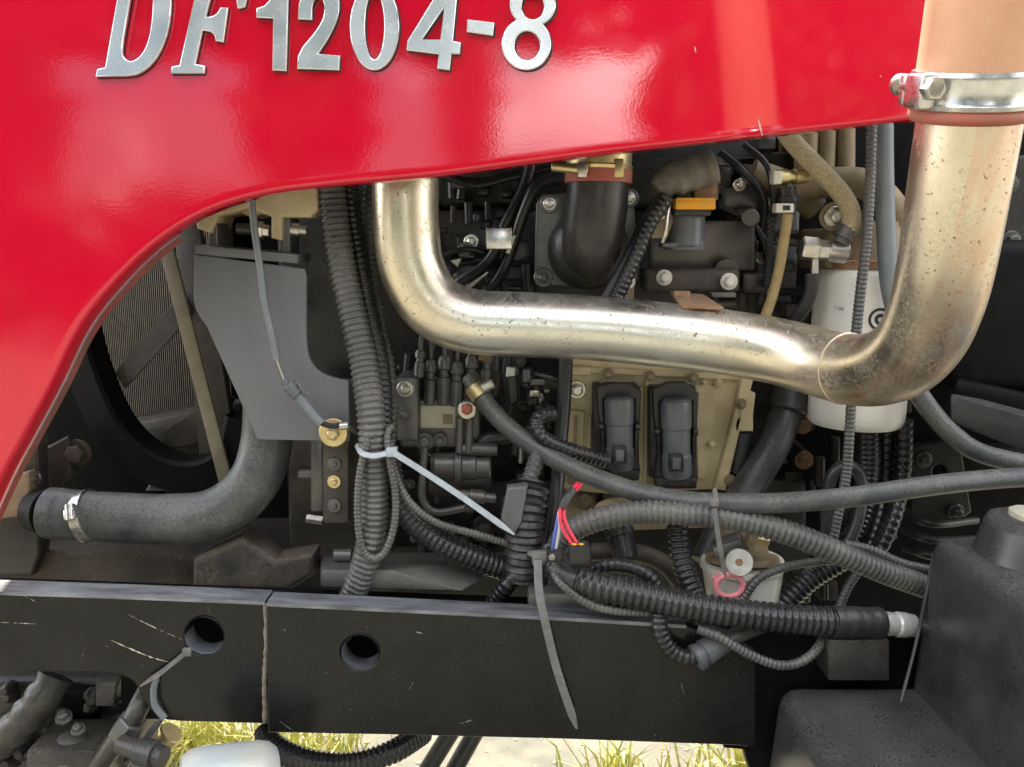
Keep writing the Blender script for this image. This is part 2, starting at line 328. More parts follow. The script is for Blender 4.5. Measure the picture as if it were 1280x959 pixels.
for (x, zc, rx, rz, nl) in ((-10, 5.2, 1.9, 1.8, 500), (-7.6, 5.4, 1.9, 2.0, 600), (-5.2, 5.3, 1.8, 1.75, 550), (-2.9, 5.0, 1.6, 1.8, 550), (-.9, 5.2, 1.5, 1.8, 500), (1.0, 5.6, 1.6, 2.0, 550), (3.0, 5.2, 1.7, 2.0, 600), (5.4, 5.0, 1.9, 2.2, 650), (8.2, 5.2, 2.0, 2.2, 650),   # crowns
                            (-9.4, 2.9, 1.6, 1.2, 300), (-7.3, 2.8, 1.0, 1.1, 220), (-2.8, 2.8, 1.0, 1.1, 240), (-.6, 2.9, .42, 1.0, 100), (2.7, 2.8, 1.1, 1.2, 260), (4.6, 2.8, 1.5, 1.2, 320), (7.4, 2.8, 1.8, 1.2, 360),          # low boughs
                            (-8.5, 1.0, 2.4, 1.0, 420), (-4.8, .9, 2.2, 1.0, 400), (-1.2, .85, 2.2, .95, 400), (2.2, .9, 2.2, .9, 400), (6.2, 1.0, 2.6, 1.0, 420)): leaves(x, -9.5, zc, rx, rz, nl)
o = tr_.build('tree_line', M['foliage'], None, smooth=0); o['kind'] = 'stuff'; o['label'] = 'unseen row of leafy trees, spaced to be mirrored in the paint'
gv = MB()
for k in range(260):
    c = ground_at(random.uniform(150, 1000), random.uniform(905, 990)); r = random.uniform(.002, .008)
    gv.lathe(c, c + Vector((0, 0, r * .35)), [(0, r), (.6, r * .9), (1, r * .4)], 5, random.random())
o = gv.build('gravel', M['grit'], None, smooth=0); o['kind'] = 'stuff'; o['label'] = 'loose pale grit scattered on the concrete'

# ------------------------------------------------------------------ hood with its chrome lettering
HY = -.02
def hood_y(x, z):
    y = HY + .05 * x * x + .22 * max(0, x - .15) ** 2 + .16 * max(0, z - 1.40) ** 2
    return y
edge_px = curve2([(-90, 800), (-40, 690), (0, 601), (30, 545), (62, 485), (98, 412), (140, 358), (190, 309), (250, 270), (320, 246), (400, 234), (540, 221), (660, 205), (750, 193), (900, 176), (1020, 163), (1149, 149)], 8)
E = []
for (x, y) in edge_px:
    p = P(x, y, HY)
    for _ in range(4): p = P(x, y, hood_y(p.x, p.z))
    E.append(p)
hood = root('hood', 'glossy red tractor hood side panel with chrome lettering above the engine bay', 'hood', (560, 222, HY))
n = len(E); ZT = 1.62; R = .12; rows = []
nor = []
for i in range(n):
    t = (E[min(i + 1, n - 1)] - E[max(i - 1, 0)]); nor.append(Vector((t.z, 0, -t.x)).normalized())   # points down / out of the panel
lip = .006
for i in range(n):
    e, m = E[i], nor[i]; r = []
    for k in range(4): r.append(e + m * (lip * 0 - .0) + Vector((0, .022 * (1 - k / 4) + lip, 0)))
    for k in range(7):
        a = math.pi / 2 * k / 6; r.append(e - m * (lip - lip * math.cos(a)) + Vector((0, lip - lip * math.sin(a), 0)))
    b = r[-1]
    for k in range(1, 26):
        s = k / 25; z = b.z + (ZT - b.z) * (s ** 1.15); x = b.x + (e.x - b.x) * s
        r.append(Vector((x, hood_y(x, z) if k > 2 else b.y + (hood_y(x, z) - b.y) * k / 3, z)))
    y0 = r[-1].y
    for k in range(1, 9):
        a = math.pi / 2 * k / 8; r.append(Vector((e.x, y0 + R * (1 - math.cos(a)), ZT + R * math.sin(a))))
    r.append(Vector((e.x, .55, ZT + R + .02)))
    r.append(Vector((e.x, .95, ZT + R)))
    r.append(Vector((e.x, 1.02, ZT - .05))); r.append(Vector((e.x, 1.02, 1.25)))
    rows.append(r)
hb = MB(); c = len(rows[0])
hb.add([v for r in rows for v in r], [(i * c + k, (i + 1) * c + k, (i + 1) * c + k + 1, i * c + k + 1) for i in range(n - 1) for k in range(c - 1)])
side = hb.build('side_panel', M['red'], hood, smooth=60)
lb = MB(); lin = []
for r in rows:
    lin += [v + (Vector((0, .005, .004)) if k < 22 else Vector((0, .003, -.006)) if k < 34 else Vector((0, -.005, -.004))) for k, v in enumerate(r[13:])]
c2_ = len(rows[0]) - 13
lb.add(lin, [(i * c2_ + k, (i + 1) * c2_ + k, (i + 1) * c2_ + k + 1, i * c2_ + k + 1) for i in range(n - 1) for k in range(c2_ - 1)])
lb.build('bounce_liner', M['deep'], hood, smooth=60)  # unseen dark skin added under the hood to stop red bounce light
# rear edge return of the hood
rb = MB(); rr = rows[-1][4:44]
rb.add([v for v in rr] + [v + Vector((.004, .004, 0)) for v in rr] + [v + Vector((.003, .03, 0)) for v in rr], [(k, k + 1, len(rr) + k + 1, len(rr) + k) for k in range(len(rr) - 1)] + [(len(rr) + k, len(rr) + k + 1, 2 * len(rr) + k + 1, 2 * len(rr) + k) for k in range(len(rr) - 1)])
rb.build('edge_return', M['red'], hood)
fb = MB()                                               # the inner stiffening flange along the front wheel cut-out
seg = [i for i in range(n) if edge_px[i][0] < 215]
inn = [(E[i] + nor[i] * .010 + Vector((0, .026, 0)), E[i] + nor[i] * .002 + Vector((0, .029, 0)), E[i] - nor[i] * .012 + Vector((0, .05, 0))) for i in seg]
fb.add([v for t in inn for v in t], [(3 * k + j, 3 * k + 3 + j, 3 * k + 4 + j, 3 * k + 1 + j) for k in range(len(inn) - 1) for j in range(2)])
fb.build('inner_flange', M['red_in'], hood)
M['chip'] = mat('primer_chip', (.75, .30, .26), .6, 0, (.6, .35, .3), 80)
for pts, w in (([(947, 148), (950, 158), (953, 170)], .0016), ([(868, 58), (870, 66)], .001), ([(742, 155), (742, 160)], .0016), ([(706, 178), (707, 181)], .001), ([(1100, 94), (1102, 97)], .001)):
    d = px([(x, y, hood_y(P(x, y, HY).x, P(x, y, HY).z) - .0006) for x, y in curve2(pts, 5)]); vs = []
    for i, p in enumerate(d): h = w * random.uniform(.5, 1) * math.sin(math.pi * (i + .7) / (len(d) + .4)); vs += [p + Vector((h * .7, 0, h * .7)), p - Vector((h * .7, 0, h * .7))]
    MB().add(vs, [(2 * i, 2 * i + 1, 2 * i + 3, 2 * i + 2) for i in range(len(d) - 1)]).build('paint_chip', M['chip'], hood, smooth=0)
D_o = [(119, 96), (121, 86), (131, 84), (150, -24), (140, -27), (141, -37)] + curve2([(188, -37), (205, -30), (213, -10), (213, 18), (208, 45), (199, 67), (187, 83), (172, 93), (158, 95.5)], 4)
D_h = curve2([(166, -24), (159, 20), (153, 58), (154, 70), (162, 76), (172, 72), (181, 60), (187, 40), (190, 15), (190, -8), (186, -20), (177, -25)], 4)
F_o = [(213, 92), (214, 83), (224, 81), (247, -22), (237, -26), (238, -36), (316, -37), (306, 9), (297, 11)] + curve2([(293, -10), (283, -20), (268, -23)], 4) + [(257, 21)] + curve2([(265, 20), (271, 16), (275, 9)], 4) + [(285, 9), (279, 53), (269, 51)] + curve2([(268, 45), (263, 40), (253, 38)], 4) + [(244, 80), (256, 82), (255, 92)]
one = [(320, 22), (320, 10)] + curve2([(330, 7), (339, -4), (344, -22)], 4) + [(361, -22), (358, 89), (340, 88), (341, 23)]
two = [(371, 86), (372, 70)] + curve2([(378, 58), (393, 40), (403, 23), (405, 8), (402, -2), (397, -4), (392, 2), (390, 12), (390, 25)], 4) + [(372, 24)] + curve2([(373, 5), (379, -11), (391, -21), (406, -21), (418, -13), (424, 2), (422, 22), (412, 45), (398, 67)], 4) + [(425, 69), (424, 88)]
four = [(508, 63), (509, 51), (554, -22), (573, -22), (566, 51), (576, 53), (575, 68), (564, 68), (562, 88), (546, 86), (548, 68)]
def eight():
    o = []
    for k in range(64):
        a = 2 * math.pi * k / 64; dx, dy = math.cos(a), math.sin(a); best = 0
        for (cx, cy, rx, ry) in ((658, 55, 31, 33), (666, 5, 29, 28)):
            ox, oy = 662 - cx, 30 - cy; A = (dx / rx) ** 2 + (dy / ry) ** 2; B = 2 * (ox * dx / rx ** 2 + oy * dy / ry ** 2); C_ = (ox / rx) ** 2 + (oy / ry) ** 2 - 1
            q = B * B - 4 * A * C_
            if q >= 0: best = max(best, (-B + math.sqrt(q)) / (2 * A))
        o.append((662 + dx * best, 30 + dy * best))
    return o
letters = [('letter', 'chrome italic letter D', D_o, [D_h]), ('letter', 'chrome italic letter F', F_o, []), ('numeral', 'chrome numeral 1', one, []), ('numeral', 'chrome numeral 2', two, []),
           ('numeral', 'chrome numeral 0', ell(468, 33, 31, 55, 48), [ell(468, 32, 12, 42, 40)]), ('numeral', 'chrome numeral 4', four, [[(528, 49), (550, 49), (555, 10)]]),
           ('dash', 'chrome dash', [(584, 24), (618, 28), (616, 45), (583, 40)], []), ('numeral', 'chrome numeral 8', eight(), [ell(659, 57, 16, 18), ell(666, 8, 14, 16)])]
for nm, lb, pts, hs in letters:
    cx = sum(p[0] for p in pts) / len(pts); cy = sum(p[1] for p in pts) / len(pts); q = P(cx, cy, HY); Y = min(hood_y(P(x, y, HY).x, P(x, y, HY).z) for x, y in pts)
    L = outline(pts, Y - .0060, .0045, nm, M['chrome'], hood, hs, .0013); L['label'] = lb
    shadow_pts = [(x + 2.2, y + 2.2) for x, y in pts]
    outline(shadow_pts, Y - .0012, .010, 'backing', M['black_plastic'], L, [[(x + 2.2, y + 2.2) for x, y in h] for h in hs], .0005)  # black backing shifted right and down, painting in the letter's shadow

# ------------------------------------------------------------------ dark bulkhead right, engine wall
b = root('bulkhead', 'black bulkhead sheet behind the right hand hoses and pipe', 'bulkhead', (1200, 700, .45))
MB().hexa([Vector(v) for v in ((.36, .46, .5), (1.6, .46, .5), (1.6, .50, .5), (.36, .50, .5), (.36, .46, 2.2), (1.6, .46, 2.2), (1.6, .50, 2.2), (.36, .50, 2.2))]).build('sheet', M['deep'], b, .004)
roundbox('rib', 1235, 180, 1262, 480, .42, .05, M['deep'], b, .006)
outline([(1140, 560), (1200, 548), (1215, 640), (1190, 660), (1140, 650)], .36, .02, 'bracket', M['cast'], b, [ell(1175, 590, 9, 9)], .003)
bolt(1155, 575, .355, 7, M['cast_mid'], b); bolt(1195, 640, .355, 7, M['cast_mid'], b)
for k, x in enumerate((1150, 1163, 1172)): hose('cable', [(x - 4, 150, .36), (x, 240, .35), (x - 8 + 6 * k, 330, .36), (x + 4, 420, .37)], .006, M['rubber'], b)
for k in range(3): hose('cable', [(1130, 640 + 22 * k, .34), (1165, 655 + 20 * k, .30), (1220, 650 + 24 * k, .33)], .007, M['rubber'], b)
outline([(1246, 200), (1300, 190), (1300, 330), (1250, 318)], .38, .03, 'hinge_plate', M['cast'], b, bevel=.004); bolt(1262, 230, .375, 8, M['cast_mid'], b); bolt(1264, 300, .375, 8, M['cast_mid'], b)
roundbox('rib', 1160, 560, 1300, 600, .42, .05, M['deep'], b, .006)

eng = root('engine', 'dark diesel engine block filling the middle of the bay', 'engine', (760, 740, .35))
MB().hexa([Vector(v) for v in ((-.36, .36, .62), (.44, .36, .62), (.44, .85, .62), (-.36, .85, .62), (-.36, .36, 1.62), (.44, .36, 1.62), (.44, .85, 1.62), (-.36, .85, 1.62))]).build('block', M['cast'], eng, .01)
roundbox('cylinder_head', 545, 262, 672, 345, .30, .08, M['cast'], eng, .008)
roundbox('cylinder_head', 655, 300, 950, 405, .30, .08, M['cast'], eng, .008)
roundbox('rocker_cover', 545, 195, 990, 262, .32, .08, M['cast'], eng, .012)
roundbox('crankcase', 486, 600, 1010, 735, .30, .1, M['cast'], eng, .01)
roundbox('crankcase_rail', 486, 700, 700, 745, .24, .1, M['cast_brown'], eng, .01)
for (x, y, r) in ((575, 242, 15), (560, 395, 11), (655, 250, 9), (905, 215, 12), (945, 235, 14), (925, 300, 9), (960, 275, 10), (660, 465, 9), (612, 600, 8), (1005, 400, 9), (1005, 575, 11), (1008, 530, 10), (940, 700, 9), (985, 440, 9), (520, 640, 9), (600, 650, 11), (555, 655, 8)):
    p = P(x, y, .30); k = mpp(p)
    MB().lathe(p + Vector((0, .08, 0)), p + Vector((0, -.012, 0)), [(0, r * k * 1.3), (.6, r * k * 1.15), (.9, r * k), (1, r * k * .8)], 18).build('boss', M['cast'], eng)
for (x, y) in ((1005, 575), (1003, 531)): bolt(x, y, .285, 8, M['rust'], eng)
for (x0, y0, x1, y1, Y) in ((880, 200, 915, 245, .27), (925, 205, 950, 262, .28), (905, 235, 985, 262, .26), (960, 190, 1000, 215, .28), (625, 300, 668, 350, .27), (560, 330, 600, 352, .28), (640, 225, 672, 260, .26), (850, 210, 880, 260, .29), (490, 250, 545, 300, .3)):
    roundbox('rib', x0, y0, x1, y1, Y, .06, random.choice([M['cast'], M['cast'], M['cast_mid']]), eng, .005)
# small machined bits in the shade of the injection pump and crankcase
for k in range(120):
    x = random.uniform(492, 690); y = random.choice([random.uniform(425, 520), random.uniform(540, 735)]); s = random.uniform(3, 11); Y = random.uniform(.225, .29)
    m_ = random.choice([M['cast'], M['cast_mid'], M['cast_mid'], M['cast_mid'], M['cast_brown'], M['steel'] if s < 7 else M['cast']])
    if k % 3 == 0: roundbox('fitting', x - s, y - s * .7, x + s, y + s * .7, Y, .05, m_, eng, .002)
    elif k % 3 == 1: rod('fitting', (x, y - s * 1.6, Y), (x + random.uniform(-3, 3), y + s * 1.6, Y), s * .6, m_, eng, 14)
    else: bolt(x, y, Y, s * .7, m_, eng, name='fitting')
for k in range(22):
    x = random.uniform(925, 1150); y = random.uniform(480, 740); s = random.uniform(5, 12); Y = random.uniform(.27, .31); m_ = random.choice([M['cast'], M['cast'], M['cast_brown']])
    if k % 2: rod('fitting', (x, y - s * 1.6, Y), (x, y + s * 1.6, Y), s * .6, m_, eng, 14)
    else: roundbox('fitting', x - s, y - s, x + s, y + s, Y, .05, m_, eng, .002)
for k in range(80):
    x, y = (random.uniform(548, 668), random.uniform(205, 365)) if k < 45 else (random.uniform(895, 1005), random.uniform(175, 400)); s = random.uniform(4, 13); Y = random.uniform(.245, .31)
    m_ = random.choice([M['cast'], M['cast_mid'], M['cast_mid'], M['black_plastic'], M['cast_brown']])
    if k % 4 == 0: roundbox('fitting', x - s, y - s * .7, x + s, y + s * .7, Y, .06, m_, eng, .003)
    elif k % 4 == 1: rod('fitting', (x - s * 1.5, y, Y), (x + s * 1.5, y + random.uniform(-4, 4), Y), s * .55, m_, eng, 14)
    elif k % 4 == 2: rod('fitting', (x, y - s * 1.4, Y), (x + random.uniform(-4, 4), y + s * 1.4, Y), s * .55, m_, eng, 14)
    else: bolt(x, y, Y, s * .6, random.choice([M['cast_mid'], M['steel'], M['cast_mid']]), eng, name='fitting')
for pts, r in (([(548, 215, .25), (590, 232, .24), (640, 222, .24), (690, 210, .25)], 4), ([(550, 320, .25), (590, 312, .24), (640, 330, .25), (668, 320, .26)], 4), ([(900, 190, .24), (930, 215, .23), (955, 250, .24), (950, 300, .26)], 5), ([(905, 260, .26), (945, 285, .25), (960, 330, .25), (950, 380, .26)], 5), ([(930, 180, .23), (960, 210, .22), (968, 270, .24)], 4),
               ([(668, 190, .24), (655, 235, .23), (632, 280, .22), (612, 325, .22), (575, 352, .23), (545, 372, .25)], 7), ([(700, 225, .22), (672, 232, .21), (655, 265, .21), (640, 310, .22), (625, 345, .22), (600, 372, .24)], 7),
               ([(560, 222, .27), (600, 228, .27), (650, 215, .27)], 6), ([(548, 300, .28), (565, 350, .27), (556, 378, .26)], 6), ([(660, 330, .24), (662, 385, .24)], 9), ([(615, 345, .25), (622, 380, .25)], 11)):
    hose('fuel_line', pts, r * .00095 * 1.15, M['black_plastic'], eng)
for k in range(16):                                    # loose small lines weaving through the shaded middle of the engine
    x, y = random.uniform(500, 680), random.uniform(440, 700); dx_, dy_ = random.uniform(-50, 50), random.uniform(-45, 45)
    hose('fuel_line', [(x, y, .27), (x + dx_ * .5 + random.uniform(-12, 12), y + dy_ * .4, .215), (x + dx_, y + dy_, .225), (x + dx_ * 1.4, y + dy_ * 1.5, .27)], random.uniform(.002, .0045), random.choice([M['cast_mid'], M['black_plastic'], M['steel'], M['cast_mid'], M['black_plastic']]), eng, 10)
roundbox('wire_clip', 607, 284, 640, 312, .185, .012, M['band'], eng, .002)
outline([(563, 326), (577, 323), (572, 334)], .23, .004, 'foil_tab', M['white'], eng)
outline([(634, 297), (645, 294), (637, 318), (632, 316), (639, 300)], .19, .003, 'paint_mark', M['white'], eng)
rod('bright_line', (610, 340, .22), (583, 362, .22), 3, M['steel'], eng)

# ------------------------------------------------------------------ chassis rail
rl = root('chassis_rail', 'scratched black steel chassis rail plates running under the engine', 'chassis rail', (450, 925, .0))
left = [(-120, 737), (0, 741), (120, 745), (250, 750), (336, 754), (336, 905), (230, 902), (206, 900)] + curve2([(196, 897), (186, 885), (178, 868), (166, 852), (150, 844), (130, 841)], 4) + [(60, 840), (0, 839), (-120, 836)]
outline(left, .012, .034, 'front_plate', M['rail'], rl, [ell(255, 795, 25, 25, 36)], .0018)
right = [(333, 755), (500, 763), (700, 773), (860, 783), (915, 800), (945, 815), (945, 935), (920, 932), (700, 924), (500, 919), (335, 916)]
outline(right, -.002, .032, 'side_plate', M['rail'], rl, [ell(450, 816, 25, 23, 36)], .0018)
outline([(905, 790), (1260, 800), (1260, 1040), (960, 1040), (930, 937), (905, 935)], .03, .03, 'rear_plate', M['deep'], rl)
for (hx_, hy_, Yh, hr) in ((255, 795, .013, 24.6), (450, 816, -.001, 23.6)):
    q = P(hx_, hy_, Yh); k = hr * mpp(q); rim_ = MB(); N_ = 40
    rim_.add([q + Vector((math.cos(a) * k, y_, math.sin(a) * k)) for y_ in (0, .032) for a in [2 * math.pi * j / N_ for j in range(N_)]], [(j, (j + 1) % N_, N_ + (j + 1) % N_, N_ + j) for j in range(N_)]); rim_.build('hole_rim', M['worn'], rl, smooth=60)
w = MB(); pts = spline(px([(332, 756, .006), (333, 800, .007), (331, 850, .006), (332, 903, .007)]), .0045)
w.tube(pts, lambda i: random.uniform(.0020, .0042), 8).build('weld_bead', mat('weld_bead', (.14, .12, .10), .5, .3, (.28, .25, .21), 120, bump=.4), rl)
MB().hexa([P(-120, 740, .05), P(1000, 790, .05), P(1000, 790, .05) + Vector((0, .03, -.02)), P(-120, 740, .05) + Vector((0, .03, -.02))] + [P(-120, 728, .07)] + [P(1000, 770, .07)] + [P(1000, 770, .07) + Vector((0, .03, 0)), P(-120, 728, .07) + Vector((0, .03, 0))]).build('inner_web', M['deep'], rl, .002)
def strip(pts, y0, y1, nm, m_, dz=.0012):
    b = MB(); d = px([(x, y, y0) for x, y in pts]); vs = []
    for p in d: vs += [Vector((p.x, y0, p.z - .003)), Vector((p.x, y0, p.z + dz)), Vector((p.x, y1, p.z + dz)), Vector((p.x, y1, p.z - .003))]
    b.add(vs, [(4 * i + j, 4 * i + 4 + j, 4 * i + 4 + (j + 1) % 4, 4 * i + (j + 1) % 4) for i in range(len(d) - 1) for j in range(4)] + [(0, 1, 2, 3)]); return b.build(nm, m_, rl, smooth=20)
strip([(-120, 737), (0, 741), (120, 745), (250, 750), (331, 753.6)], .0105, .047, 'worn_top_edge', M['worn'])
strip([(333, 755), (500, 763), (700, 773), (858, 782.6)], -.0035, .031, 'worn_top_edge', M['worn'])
def scratch(pts, Y, w):
    b = MB(); d = spline(px([(x, y, Y) for x, y in pts]), .003); vs = []
    for i, p in enumerate(d):
        h = (0 if random.random() < .3 else w * random.uniform(.1, 1)) * math.sin(math.pi * (i + .6) / (len(d) + .2)); vs += [p + Vector((0, 0, h)), p - Vector((0, 0, h))]
    b.add(vs, [(2 * i, 2 * i + 1, 2 * i + 3, 2 * i + 2) for i in range(len(d) - 1)]); b.build('scratch', M['steel'], rl, smooth=0)
for pts, w in (([(160, 768), (190, 783), (228, 800)], .0009), ([(138, 800), (165, 812), (190, 822), (212, 828)], .0018), ([(258, 748), (262, 770)], .0007), ([(30, 745), (44, 752)], .0008), ([(0, 778), (45, 780)], .0012), ([(100, 830), (108, 805)], .0008)): scratch(pts, .0115, w)
for pts, w in (([(345, 898), (372, 918)], .0008), ([(512, 862), (516, 853)], .0009), ([(575, 905), (590, 900)], .0008), ([(520, 790), (528, 792)], .0008), ([(850, 850), (856, 870)], .0007)): scratch(pts, -.0025, w)
roundbox('inner_plate', 150, 760, 560, 900, .10, .02, M['deep'], rl)
roundbox('stop_block', 1035, 800, 1113, 852, -.015, .045, M['cast'], rl, .004)

# ------------------------------------------------------------------ charge air pipe, its upper hose and clamp
cp = root('charge_air_pipe', 'bright galvanised steel charge air pipe bent across the engine bay', 'air pipe', (760, 450, .09))
ctl = [(507, 60, .087), (507, 150, .087), (507, 225, .087), (508, 285, .087), (516, 338, .087), (543, 382, .087), (590, 402, .087), (660, 406, .087), (750, 411, .087), (840, 420, .085), (905, 428, .078), (960, 437, .060), (1010, 449, .030), (1052, 460, -.01), (1090, 462, -.06), (1125, 450, -.115), (1152, 422, -.160), (1170, 380, -.195), (1183, 325, -.222), (1197, 240, -.245), (1212, 147, -.260), (1226, 60, -.272)]
pp = spline(px(ctl), .004)
def prad(i): return .040
main = MB().tube(pp, prad, 48, True).build('pipe', M['pipe'], cp, smooth=60)
def pipe_pos(x):
    return min(range(len(pp)), key=lambda i: abs((lambda q: q)(640 + (pp[i].x) * F / (pp[i] - CAM).dot(_f)) - x) + (0 if x > 600 else 0))
def ringat(i, w, r, nm, m_, par):
    p = pp[i]; t = (pp[i + 1] - pp[i - 1]).normalized()
    b = MB(); k = 28; prof = [(0, .0395), (.2, r), (.8, r), (1, .0395)]
    b.lathe(p - t * w / 2, p + t * w / 2, prof, 48); return b.build(nm, m_, par, smooth=60)
for x, w, r in ((583, .0022, .0403), (905, .0028, .0405), (1058, .0045, .0411)): ringat(pipe_pos(x), w, r, 'weld_seam', M['pipe'], main)
iu = min(range(len(pp)), key=lambda i: abs(P(1212, 147, -.26).z - pp[i].z) if pp[i].x > .3 else 9)
hp, ht = pp[iu], (pp[iu + 3] - pp[iu - 3]).normalized()
up = root('intake_hose', 'tan rubber intake hose clamped on the upper right pipe end', 'hose', (1212, 150, -.26))
MB().lathe(hp - ht * .002, hp + ht * .30, [(0, .0405), (0, .0445), (.012, .0455), (.04, .0452), (.2, .0450), (1, .0455)], 48).build('hose_body', M['tan_hose'], up, smooth=60)
rim = MB().lathe(hp - ht * .0035, hp + ht * .0075, [(0, .041), (.1, .0455), (.5, .0475), (.9, .0465), (1, .045)], 48).build('hose_lip', M['red_rubber'], up, smooth=60)
cl = MB().lathe(hp + ht * .008, hp + ht * .036, [(0, .0455), (0, .0478), (.12, .0490), (.2, .0478), (.8, .0478), (.88, .0490), (1, .0478), (1, .0455)], 56).build('clamp_band', M['band'], up, smooth=40)
xv = Vector((-1, -.12, 0)); xv = (xv - ht * xv.dot(ht)).normalized(); yv = ht.cross(xv)
cc = hp + ht * .022 + xv * .050
MB().hexa([cc + xv * a + yv * b_ + ht * c_ for c_ in (-.013, .013) for a, b_ in ((-.006, -.004), (.008, -.004), (.008, .022), (-.006, .022))]).build('clamp_lug', M['band'], up, .003)
MB().hexa([cc + xv * a + yv * b_ + ht * c_ for c_ in (-.012, .012) for a, b_ in ((-.006, -.016), (.006, -.016), (.006, -.006), (-.006, -.006))]).build('clamp_lug', M['band'], up, .003)
bb = MB(); bb.cyl(cc + ht * .003 - yv * .03, cc + ht * .003 + yv * .03, .0065, 18); bb.lathe(cc + ht * .003 + yv * .021, cc + ht * .003 + yv * .03, [(0, .0095), (.8, .0095), (1, .008)], 6)
bb.lathe(cc + ht * .003 - yv * .024, cc + ht * .003 - yv * .019, [(0, .009), (1, .009)], 18); bb.build('clamp_bolt', M['steel'], up)

# ------------------------------------------------------------------ radiator, fan shroud, struts on the left
rad = root('radiator', 'dusty radiator core seen behind the fan shroud on the left', 'radiator', (210, 560, .42))
A0, A1 = P(120, 300, .60), P(300, 300, .40)             # the core stands across the tractor, turned towards the camera
B0 = Vector((A0.x, A0.y, P(200, 585, .5).z)); ux = (A1 - A0).normalized(); H = Vector((0, 0, 1)); T0 = Vector((A0.x, A0.y, 1.6)); wid = .34
nrm = Vector((ux.y, -ux.x, 0)); nrm = nrm if nrm.y < 0 else -nrm
hgt = T0.z - B0.z
MB().hexa([B0 + nrm * -.03, B0 + ux * wid + nrm * -.03, B0 + ux * wid + nrm * -.06, B0 + nrm * -.06] + [B0 + H * hgt + nrm * -.03, B0 + ux * wid + H * hgt + nrm * -.03, B0 + ux * wid + H * hgt + nrm * -.06, B0 + H * hgt + nrm * -.06]).build('core_back', M['deep'], rad)
fins = MB(); nt = 62
for k in range(nt):
    c0 = B0 + ux * (wid * (k + .5) / nt); w_ = ux * .0011
    fins.add([c0 - w_, c0 + w_, c0 + w_ + H * hgt, c0 - w_ + H * hgt, c0 - w_ - nrm * .02, c0 + w_ - nrm * .02, c0 + w_ - nrm * .02 + H * hgt, c0 - w_ - nrm * .02 + H * hgt], [(0, 1, 2, 3), (4, 0, 3, 7), (1, 5, 6, 2)])
    if k < nt - 1:
        for j in range(int(hgt / .0075)):
            z = B0 + H * (j * .0075 + (k % 2) * .0037); e0 = z + ux * (wid * (k + .5) / nt); e1 = z + ux * (wid * (k + 1.5) / nt)
            fins.add([e0 - nrm * .004, e1 - nrm * .004, e1 + H * .0028 - nrm * .006, e0 + H * .0028 - nrm * .006], [(0, 1, 2, 3)])
o = fins.build('core_fins', M['core'], rad, smooth=0); o['kind'] = 'stuff'
MB().hexa([P(130, 560, .5), P(310, 545, .36), P(310, 545, .36) + Vector((0, .06, 0)), P(130, 560, .5) + Vector((0, .06, 0)), P(130, 535, .5), P(310, 500, .36), P(310, 500, .36) + Vector((0, .06, 0)), P(130, 535, .5) + Vector((0, .06, 0))]).build('lower_tank', M['cast_brown'], rad, .006)
outline([(143, 466), (226, 366), (238, 384), (232, 402), (156, 486)], .33, .006, 'stay', M['cast_mid'], rad, bevel=.001)

sh = root('fan_shroud', 'black curved fan shroud ring beside the red hood edge', 'shroud', (190, 580, .3))
rg = MB(); ring = spline(px([(98, 300, .30), (104, 400, .30), (122, 470, .29), (150, 530, .28), (190, 568, .27), (235, 580, .26), (270, 565, .25), (284, 520, .26)]), .006)
vs = []
for i, p in enumerate(ring):
    t = (ring[min(i + 1, len(ring) - 1)] - ring[max(i - 1, 0)]).normalized(); nn = Vector((t.z, 0, -t.x)).normalized()
    vs += [p + nn * -.003 + Vector((0, .05, 0)), p + nn * -.003, p + nn * .003 + Vector((0, -.004, 0)), p + nn * .046 + Vector((0, .004, 0)), p + nn * .05 + Vector((0, .10, 0))]
rg.add(vs, [(5 * i + j, 5 * i + 5 + j, 5 * i + 6 + j, 5 * i + 1 + j) for i in range(len(ring) - 1) for j in range(4)])
rg.build('ring', M['deep'], sh, smooth=40)
outline([(40, 470), (108, 400), (125, 470), (160, 545), (200, 585), (200, 640), (20, 690), (-40, 690)], .40, .02, 'side_panel', M['deep'], sh)

sp = root('radiator_support', 'dark brown support post and bracket left of the rubber coolant hose', 'bracket', (30, 700, .2))
outline([(-40, 600), (30, 520), (46, 500), (50, 690), (40, 720), (-60, 720)], .20, .03, 'post', M['cast'], sp, bevel=.004)
outline([(55, 560), (85, 545), (88, 600), (70, 615), (56, 610)], .24, .03, 'gusset', M['cast_brown'], sp, bevel=.004)
outline([(-40, 610), (36, 590), (38, 645), (-40, 655)], .17, .02, 'plate', M['cream_dark'], sp, bevel=.003)
rod('outlet_neck', (48, 638, .17), (68, 641, .15), 30, M['deep'], sp, 30, [(0, .9), (.6, .9), (.65, 1.0), (.95, 1.04), (1, .98)]); bolt(42, 598, .19, 7, M['cast_mid'], sp); bolt(97, 566, .25, 12, M['cast_brown'], sp)
outline(curve2([(-60, 690), (20, 672), (60, 688), (150, 690), (260, 700), (330, 706)]) + [(330, 745), (-60, 735)], .22, .05, 'cross_beam', M['cast_brown'], sp, bevel=.006)

